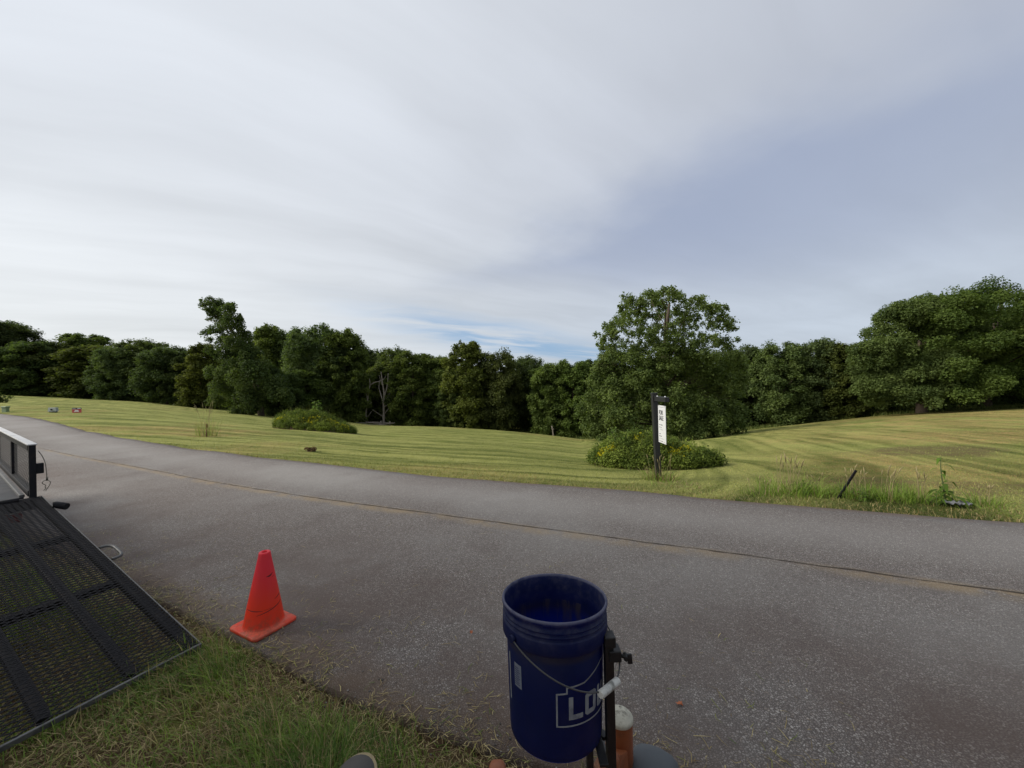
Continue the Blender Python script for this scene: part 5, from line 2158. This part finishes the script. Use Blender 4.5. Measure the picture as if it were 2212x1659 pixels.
prof = [(.001, .006), (.112, .006), (.116, .0), (.123, .0), (.1275, .006), (br_(.02), .02), (br_(.14), .14), (br_(.28), .28), (.1375, .2815), (.1490, .283), (.1500, .286), (.1497, .318), (.1490, .3215),
        (.1435, .3225), (.1428, .326), (.1445, .3300), (.1490, .3310), (.1492, .3345), (.1440, .3355), (.1430, .3385), (.1455, .3420), (.1485, .3430), (.1487, .3460), (.1440, .3470), (.1438, .3580), (.1500, .3625), (.1518, .3680),
        (.1510, .3730), (.1485, .3755), (.1455, .3740), (.1435, .366), (.1400, .345), (.1375, .30), (.1330, .24), (.1290, .10), (.1262, .012), (.001, .012)]
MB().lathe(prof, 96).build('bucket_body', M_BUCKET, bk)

# direction of the camera as seen from the bucket: angle measured from there, positive to the right
AV = math.atan2(-BK[1], -BK[0])


def bp(deg, z, off=.0):
    a = AV + math.radians(deg)
    r = br_(z) + off
    return Vector((r * math.cos(a), r * math.sin(a), z))


M_PRINT = mat_basic('worn_grey_print', (.24, .26, .29), .6, var=.25, vscale=30, dirt=(.03, .035, .08), dirt_amt=.5, dirt_scale=25)
DEGM = math.degrees(1 / .133)        # degrees per metre of girth


def curved_poly(outline, name, off=.0012, thick=.0008):
    """a flat print outline (degrees, height) wrapped onto the wall"""
    bm = bmesh.new()
    vs = [bm.verts.new((d / DEGM, z, 0)) for d, z in outline]
    f = bm.faces.new(vs)
    bmesh.ops.triangulate(bm, faces=[f])
    # cut into narrow upright strips so that it follows the curve
    xs = [v.co.x for v in bm.verts]
    lo, hi = min(xs), max(xs)
    n = max(1, int((hi - lo) / .008))
    for i in range(1, n):
        bmesh.ops.bisect_plane(bm, geom=bm.verts[:] + bm.edges[:] + bm.faces[:], plane_co=(lo + (hi - lo) * i / n, 0, 0), plane_no=(1, 0, 0))
    bm.verts.index_update()
    V = [bp(v.co.x * DEGM, v.co.y, off) for v in bm.verts]
    F = [[v.index for v in f.verts] for f in bm.faces]
    bm.free()
    return V, F


def stroke(pts, w):
    """outline polygons (quads) of a stroke in (metres girth, metres height)"""
    out = []
    for (a, b) in zip(pts[:-1], pts[1:]):
        A, B = Vector((a[0] / DEGM, a[1])), Vector((b[0] / DEGM, b[1]))
        t = (B - A).normalized()
        n = Vector((-t.y, t.x)) * w / 2
        A2, B2 = A - t * w * .5, B + t * w * .5
        out.append([((q.x) * DEGM, q.y) for q in (A2 + n, A2 - n, B2 - n, B2 + n)])
    return out


logo = MB()
LX0, LXM = 1, 69            # left wall and middle of the house outline


def mir(pts):
    return [(2 * LXM - d, z) for d, z in pts][::-1]


left = [(62, .234), (33, .204), (12, .199), (12, .185), (LX0, .183), (LX0, .100)]
outl = mir(left) + left
outl = outl + [outl[0]]
lv = 0
path = mir(left)[::-1][::-1] + left
# close: bottom and ridge
for poly in stroke(left, .0042) + stroke(mir(left), .0042) + stroke([(62, .234), (2 * LXM - 62, .234)], .0042) + stroke([(LX0, .100), (2 * LXM - LX0, .100)], .0042):
    lv += 1
    V, F = curved_poly(poly, 'logo', .0010 + .00004 * lv)
    logo.add(V, F)
logo_o = logo.build('logo_outline', M_PRINT, bk)


def letter(quads, name='logo_letter'):
    m = MB()
    for i, q in enumerate(quads):
        q = [(a_ + LSH, b_) for a_, b_ in q]
        V, F = curved_poly(q, 'l', .0011 + .00005 * i)
        m.add(V, F)
    m.build(name, M_PRINT, bk)


LSH = 5
lb, lt = .115, .174


def R_(a, b, z0, z1):
    return [(a, z0), (b, z0), (b, z1), (a, z1)]


letter([R_(9, 14, lb, lt), R_(14.05, 26, lb, lb + .013)])
letter([R_(29, 34, lb + .006, lt - .006), R_(41, 46, lb + .006, lt - .006), [(29, lb + .006), (32, lb), (43, lb), (46, lb + .006), (46, lb + .013), (29, lb + .013)], [(29, lt - .013), (46, lt - .013), (46, lt - .006), (43, lt), (32, lt), (29, lt - .006)]])
letter([[(49, lt), (49, lb + .006), (51, lb), (54, lb), (54, lt)], R_(58, 62, lb, lt), [(66, lt), (66, lb), (69, lb), (71, lb + .006), (71, lt)], R_(54.05, 66, lb, lb + .012)])
letter([R_(74, 79, lb, lt), R_(79.05, 88, lb, lb + .012), R_(79.05, 87, .5 * (lb + lt) - .006, .5 * (lb + lt) + .006), R_(79.05, 88, lt - .012, lt)])
letter([R_(90, 93, lt - .018, lt)])
letter([R_(96, 110, lb, lb + .012), R_(105.5, 110, lb + .012, .5 * (lb + lt) - .006), R_(96, 110, .5 * (lb + lt) - .006, .5 * (lb + lt) + .006), R_(96, 100.5, .5 * (lb + lt) + .006, lt - .012), R_(96, 110, lt - .012, lt)])
# small notice panel on the left
m = MB()
V, F = curved_poly(R_(-53, -41, .165, .228), 'n')
m.add(V, F)
npn = m.build('notice', mat_basic('notice_print', (.15, .17, .22), .6, var=.2, vscale=30), bk)
m = MB()
for i in range(9):
    V, F = curved_poly(R_(-51.5, -43 - (i % 3), .172 + i * .0056, .174 + i * .0056), 'n', .0022)
    m.add(V, F)
m.build('notice_text', mat_basic('notice_ink', (.012, .02, .09), .6), npn)
m = MB()
V, F = curved_poly(R_(-66, -63.5, .110, .240), 'n')
m.add(V, F)
m.build('print_border', M_PRINT, bk)

# wire handle, ears and grip
M_WIRE = mat_basic('handle_wire', (.09, .09, .095), .45, metal=.7, var=.2)
M_GRIP = mat_basic('white_grip', (.55, .55, .52), .6, var=.15, vscale=20, dirt=(.10, .10, .09), dirt_amt=.8, dirt_scale=18)
hd = thing('handle', None, None)
hd.parent = bk
pa = -47
pz = .303


def hp(t, R=.214, beta=math.radians(25)):
    """t from 0 (left pivot) to 180 (right pivot)"""
    a = AV + math.radians(pa)
    u = Vector((math.cos(a), math.sin(a), 0))
    b = AV + math.radians(pa + 90)
    d = Vector((math.cos(b), math.sin(b), 0))
    t = math.radians(t)
    return u * math.cos(t) * .156 + (d * math.cos(beta) - Vector((0, 0, 1)) * math.sin(beta)) * (math.sin(t) * R) + Vector((0, 0, pz))


MB().tube([hp(t) for t in range(0, 181, 4)], .0022, 8).build('wire', M_WIRE, hd)
g0, g1 = hp(81), hp(103)
gd = (g1 - g0).normalized()
gm = (hp(84) + hp(98)) / 2 + Vector((0, 0, -.002))
MB().tube([gm - gd * .037, gm - gd * .035, gm - gd * .001, gm, gm + gd * .001, gm + gd * .035, gm + gd * .037], [.0085, .0100, .0100, .0092, .0100, .0100, .0085], 14).build('grip', M_GRIP, hd)
for q in (0, 180):
    pq = hp(q)
    dv = Vector((pq.x, pq.y, 0)).normalized()
    MB().tube([dv * .147 + Vector((0, 0, pz)), dv * .160 + Vector((0, 0, pz))], [.011, .009], 12).build('ear', M_BUCKET, hd)

# black upright stand that holds the bucket
M_STAND = mat_basic('black_stand_paint', (.008, .008, .009), .5, var=.3, vscale=10, bump=.2, dirt=(.06, .05, .04), dirt_amt=.35, dirt_scale=16)
bar = D(1318.5, 1500, 1.035)
btop = D(1314, 1372, 1.035)[2]
stn = thing('bucket_stand', 'black square steel uprights and brace carrying the blue bucket', 'stand', (bar[0], bar[1], 0))
ZB = .17
MB().beam((0, 0, ZB), (-.003, 0, btop), .023, .026, (0, 1, 0), .0015).build('upright', M_STAND, stn)
p2 = D(1274, 1640, 1.17)
q2 = (p2[0] - bar[0], p2[1] - bar[1])
zb2 = BZ - .02
MB().beam((q2[0], q2[1], ZB), (q2[0], q2[1], zb2), .020, .020, (0, 1, 0), .0015).build('upright', M_STAND, stn)
MB().beam((q2[0] + .02, q2[1] - .005, zb2 - .005), (-.013, .012, zb2 - .062), .016, .010, (0, 0, 1), .001).build('brace', M_RAILLIGHT, stn)
MB().beam((q2[0] - .10, q2[1] - .02, BZ - .008), (-.010, .016, BZ - .008), .022, .010, (0, 0, 1), .001).build('support_arm', M_STAND, stn)
MB().beam((q2[0], q2[1] - .20, BZ - .008), (q2[0], q2[1] + .02, BZ - .009), .022, .008, (0, 0, 1), .001).build('support_arm', M_STAND, stn)
MB().beam((-.2, .05, ZB - .012), (.06, .05, ZB - .012), .16, .022, (0, 0, 1), .002).build('foot_plate', M_STAND, stn)
# clamp and wing bolt at the top
clp = thing('clamp', None, None)
clp.parent = stn
MB().box((.012, .0, btop - .048), (.032, .036, .030), ch=.003).build('clamp_block', M_STAND, clp)
MB().box((-.002, -.004, btop - .008), (.030, .034, .028), ch=.003).build('clamp_block', M_STAND, clp)
MB().tube([(.024, -.004, btop - .050), (.048, -.010, btop - .056)], .005, 10).build('bolt', M_STAND, clp)
MB().lathe([(.001, -.004), (.010, -.004), (.0125, 0), (.010, .004), (.001, .004)], 6, (.040, -.008, btop - .0535), M=Matrix(((0, 0, 1), (0, 1, 0), (-1, 0, 0))), smooth=False).build('nut', M_STAND, clp)
MB().beam((.050, -.010, btop - .044), (.052, -.011, btop - .070), .013, .006, (0, 1, 0), .002).build('wing', M_STAND, clp)

# ------------------------------------------------------------------ ride-on mower the picture is taken from
M_ORANGE = mat_basic('orange_paint', (.27, .080, .028), .5, var=.22, vscale=9, bump=.15, bscale=50, dirt=(.10, .055, .03), dirt_amt=.6, dirt_scale=8)
M_CAPW = mat_basic('worn_white_cap', (.46, .44, .36), .8, var=.35, vscale=30, dirt=(.05, .048, .035), dirt_amt=1.0, dirt_scale=45)
M_TYREG = mat_basic('dusty_grey_tyre', (.085, .095, .105), .85, var=.2, vscale=7, bump=.15, bscale=60, dirt=(.12, .11, .10), dirt_amt=.4)
M_MUD = mat_basic('muddy_plate', (.115, .085, .055), .9, var=.35, vscale=14, bump=.7, bscale=40)
mw = thing('ride_on_mower', 'orange ride-on mower front with a capped caster post and grey tyre', 'mower', (0, 0, 0))
CP = D(1338, 1546, 1.30)
cr = .0425
zt, zb = CP[2], .20
MB().lathe([(cr * .8, zb), (cr, zb + .01), (cr, zt - .012), (cr * .995, zt - .004)], 40, (CP[0], CP[1], 0)).build('caster_post', M_ORANGE, mw)
MB().lathe([(cr * 1.0, zt - .012), (cr * 1.06, zt - .010), (cr * 1.06, zt - .002), (cr * .98, zt + .003), (cr * .5, zt + .006), (.001, zt + .007)], 40, (CP[0], CP[1], 0)).build('caster_cap', M_CAPW, mw)
# front beam runs back to the left from the post: the mower stands turned to the left of the view
CL = np.array([CP[0] - .86 * .80, CP[1] - .86 * .60])
bd = Vector((CL[0] - CP[0], CL[1] - CP[1], 0)).normalized()
hdg = Vector((bd.y, -bd.x, 0))          # towards the front of the mower
P0 = Vector((CP[0], CP[1], 0))
P1 = Vector((CL[0], CL[1], 0))
zup = Vector((0, 0, 1))
MB().beam(P0 + bd * .04 + zup * .285, P1 - bd * .04 + zup * .285, .09, .075, (0, 0, 1), .008).build('front_beam', M_ORANGE, mw)
gs = MB()
gs.loft([[tuple(P0 + bd * a_ - hdg * b_ + zup * .325) for a_, b_ in ((.02, -.03), (.13, -.03), (.13, .05), (.02, .05))],
         [tuple(P0 + bd * a_ - hdg * b_ + zup * .395) for a_, b_ in ((.02, -.025), (.05, -.02), (.05, .04), (.02, .045))]], smooth=False)
gs.build('gusset', M_ORANGE, mw)
lg = P0 + Vector((-.045, -.075, 0))
MB().tube([lg + zup * .28, lg + zup * .40, lg + zup * .418], [.022, .022, .012], 14).build('lug', M_ORANGE, mw)
for s_ in (.20, .62):
    MB().beam(P0 + bd * s_ + zup * .33, P0 + bd * s_ - hdg * 1.5 + zup * .34, .06, .08, (0, 0, 1), .006).build('frame_rail', M_ORANGE, mw)
# fork and tyre of the right caster
tc_ = np.array([.438, 1.275, .168])
fk = MB()
fk.box((CP[0] + .05, CP[1] - .035, .300), (.13, .10, .012), Matrix.Rotation(math.radians(-25), 3, 'Z'), .003)
fk.build('caster_fork', M_MUD, mw)
wh = thing('caster_wheel', None, None)
wh.parent = mw
wh.location = tc_
wh.rotation_euler = (0, 0, math.radians(-28))
MX = Matrix(((0, 0, 1), (1, 0, 0), (0, 1, 0)))
MB().lathe([(.06, -.070), (.12, -.078), (.148, -.070), (.161, -.050), (.167, -.02), (.168, 0), (.167, .02), (.161, .050), (.148, .070), (.12, .078), (.06, .070)], 48, M=MX).build('tyre', M_TYREG, wh)
MB().lathe([(.001, -.05), (.03, -.05), (.06, -.04), (.062, .04), (.03, .05), (.001, .05)], 24, M=MX).build('rim', M_ORANGE, wh)
# left caster, deck, seat and rear: below and behind the picture
MB().lathe([(cr * .8, zb), (cr, zb + .01), (cr, .42), (cr * .7, .43), (.001, .432)], 32, (CL[0], CL[1], 0)).build('caster_post', M_ORANGE, mw)
w2 = wh.copy()
COL.objects.link(w2)
w2.parent = mw
w2.location = (CL[0] + .03, CL[1] - .12, .165)
w2.rotation_euler = (0, 0, .4)
for ch in list(wh.children):
    c_ = ch.copy()
    COL.objects.link(c_)
    c_.parent = w2
MID = (P0 + P1) / 2
RM = Matrix((-bd, hdg, zup)).transposed()


def mp_(r_, f_, z_):
    """mower point: r to its right, f ahead of the front beam, z up"""
    return MID - bd * r_ + hdg * f_ + zup * z_


MB().box(mp_(0, -.55, .18), (1.15, .80, .13), RM, .04).build('cutting_deck', M_ORANGE, mw)
MB().box(mp_(0, -.22, .335), (.62, .32, .014), RM, .004).build('foot_plate', M_MUD, mw)
MB().box(mp_(0, -1.12, .42), (.62, .62, .18), RM, .05).build('seat_base', M_ORANGE, mw)
MB().box(mp_(0, -1.10, .58), (.50, .48, .12), RM, .045).build('seat', mat_basic('black_seat_vinyl', (.02, .02, .022), .5), mw)
MB().box(mp_(0, -1.42, .86), (.48, .12, .50), RM @ Matrix.Rotation(math.radians(-10), 3, 'X'), .05).build('seat_back', mat_basic('black_back_vinyl', (.02, .02, .022), .5), mw)
MB().box(mp_(0, -1.78, .48), (.62, .55, .40), RM, .06).build('engine_cover', mat_basic('black_engine_cover', (.02, .02, .02), .5), mw)
pedal = D(1074, 1657, 1.16)
pe = MB()
pe.loft([[(pedal[0] + a_, pedal[1] + b_, .34) for a_, b_ in rsq(.012, .005, 4)], [(pedal[0] + a_, pedal[1] + b_, pedal[2] - .03) for a_, b_ in rsq(.012, .005, 4)], [(pedal[0] + a_, pedal[1] + b_, pedal[2] - .012) for a_, b_ in rsq(.026, .012, 4)],
         [(pedal[0] + a_, pedal[1] + b_, pedal[2] + .004) for a_, b_ in rsq(.020, .012, 4)]])
pe.build('pedal', M_ORANGE, mw)
MB().beam((pedal[0], pedal[1] + .01, .335), MID + hdg * -.02 + zup * .335, .05, .012, (0, 0, 1), .003).build('pedal_bracket', M_ORANGE, mw)
for s_ in (-1, 1):
    rw = thing('rear_wheel', None, None)
    rw.parent = mw
    rw.location = mp_(s_ * .52, -1.5, .29)
    rw.rotation_euler = RM.to_euler()
    MB().lathe([(.16, -.12), (.25, -.13), (.285, -.10), (.29, -.03), (.29, .03), (.285, .10), (.25, .13), (.16, .12)], 40, M=MX).build('tyre', M_TYRE, rw)
    MB().lathe([(.001, -.05), (.10, -.05), (.16, -.11), (.165, .11), (.10, .05), (.001, .05)], 28, M=MX).build('rim', M_RIM, rw)
# cuttings lying on the front arm
rs = np.random.RandomState(12)
n = 260
ta, tb = rs.uniform(.03, .30, n), rs.uniform(-.045, .045, n)
x = CP[0] + bd.x * ta + hdg.x * tb
y = CP[1] + bd.y * ta + hdg.y * tb
P = np.c_[x, y, np.full(n, .322) + rs.uniform(0, .02, n)]
prop(link('grass_cuttings', blades('grass_cuttings', P, rs.uniform(.02, .05, n), np.full(n, .003), rs.rand(n) * 6.28, rs.uniform(.6, 2, n), mixc(DGREEN, STRAW * .8, rs.rand(n)))), kind='stuff')

# ------------------------------------------------------------------ work boot at the bottom edge
M_SOLE = mat_basic('tan_sole', (.30, .24, .13), .75, var=.2, vscale=25, dirt=(.12, .09, .05), dirt_amt=.6, dirt_scale=18)
M_UPPER = mat_basic('grey_boot_upper', (.075, .068, .062), .8, var=.2, vscale=18, bump=.5, bscale=80)
M_RAND = mat_basic('dark_boot_rand', (.022, .018, .014), .8)
toe = D(775, 1624, 1.52)
bt = thing('work_boot', 'toe of a tan-soled grey work boot at the bottom picture edge', 'boot', (toe[0], toe[1], toe[2] - .01))
bt.scale = (1.22, 1.22, 1.22)
bt.rotation_euler = (math.radians(-3), 0, math.radians(20))


def foot(scale, y0=0.0):
    pts = []
    for t in np.linspace(0, 1, 26):
        # half outline from toe tip backwards
        pts.append((t, ))
    out = []
    prof_ = [(0, 0), (.004, .018), (.012, .032), (.03, .045), (.055, .053), (.09, .056), (.13, .052), (.18, .044), (.23, .043), (.27, .040), (.293, .028), (.30, 0)]
    P = [(w_ * scale, -y_ * 1.0 - (1 - scale) * .02 + y0) for y_, w_ in prof_]
    return P + [(-a_, b_) for a_, b_ in P[-2:0:-1]]


m = MB()
m.loft([[(x, y, -.030) for x, y in foot(.97)], [(x, y, -.012) for x, y in foot(1.03)], [(x, y, -.002) for x, y in foot(1.04)], [(x, y, .004) for x, y in foot(1.0)], [(x, y, .003) for x, y in foot(.86)]], smooth=False)
m.build('sole', M_SOLE, bt)
MB().loft([[(x, y - .010, .001) for x, y in foot(.78)], [(x, y - .011, .006) for x, y in foot(.76)], [(x, y - .013, .007) for x, y in foot(.70)]]).build('rand', M_RAND, bt)
rings = []
for zz, sc_, back in ((.006, .62, -.022), (.014, .62, -.023), (.021, .54, -.025), (.026, .38, -.032), (.028, .14, -.05)):
    rings.append([(x, y + back, zz) for x, y in foot(sc_)])
MB().loft(rings).build('toe_upper', M_UPPER, bt)
rings = []
for zz, rx_, ry_, yc in ((.03, .045, .075, -.225), (.08, .047, .085, -.215), (.11, .048, .070, -.235), (.14, .050, .064, -.24)):
    rings.append([(rx_ * math.cos(a_), yc + ry_ * math.sin(a_), zz) for a_ in np.linspace(0, 2 * PI, 25)[:-1]])
MB().loft(rings).build('boot_shaft', M_UPPER, bt)
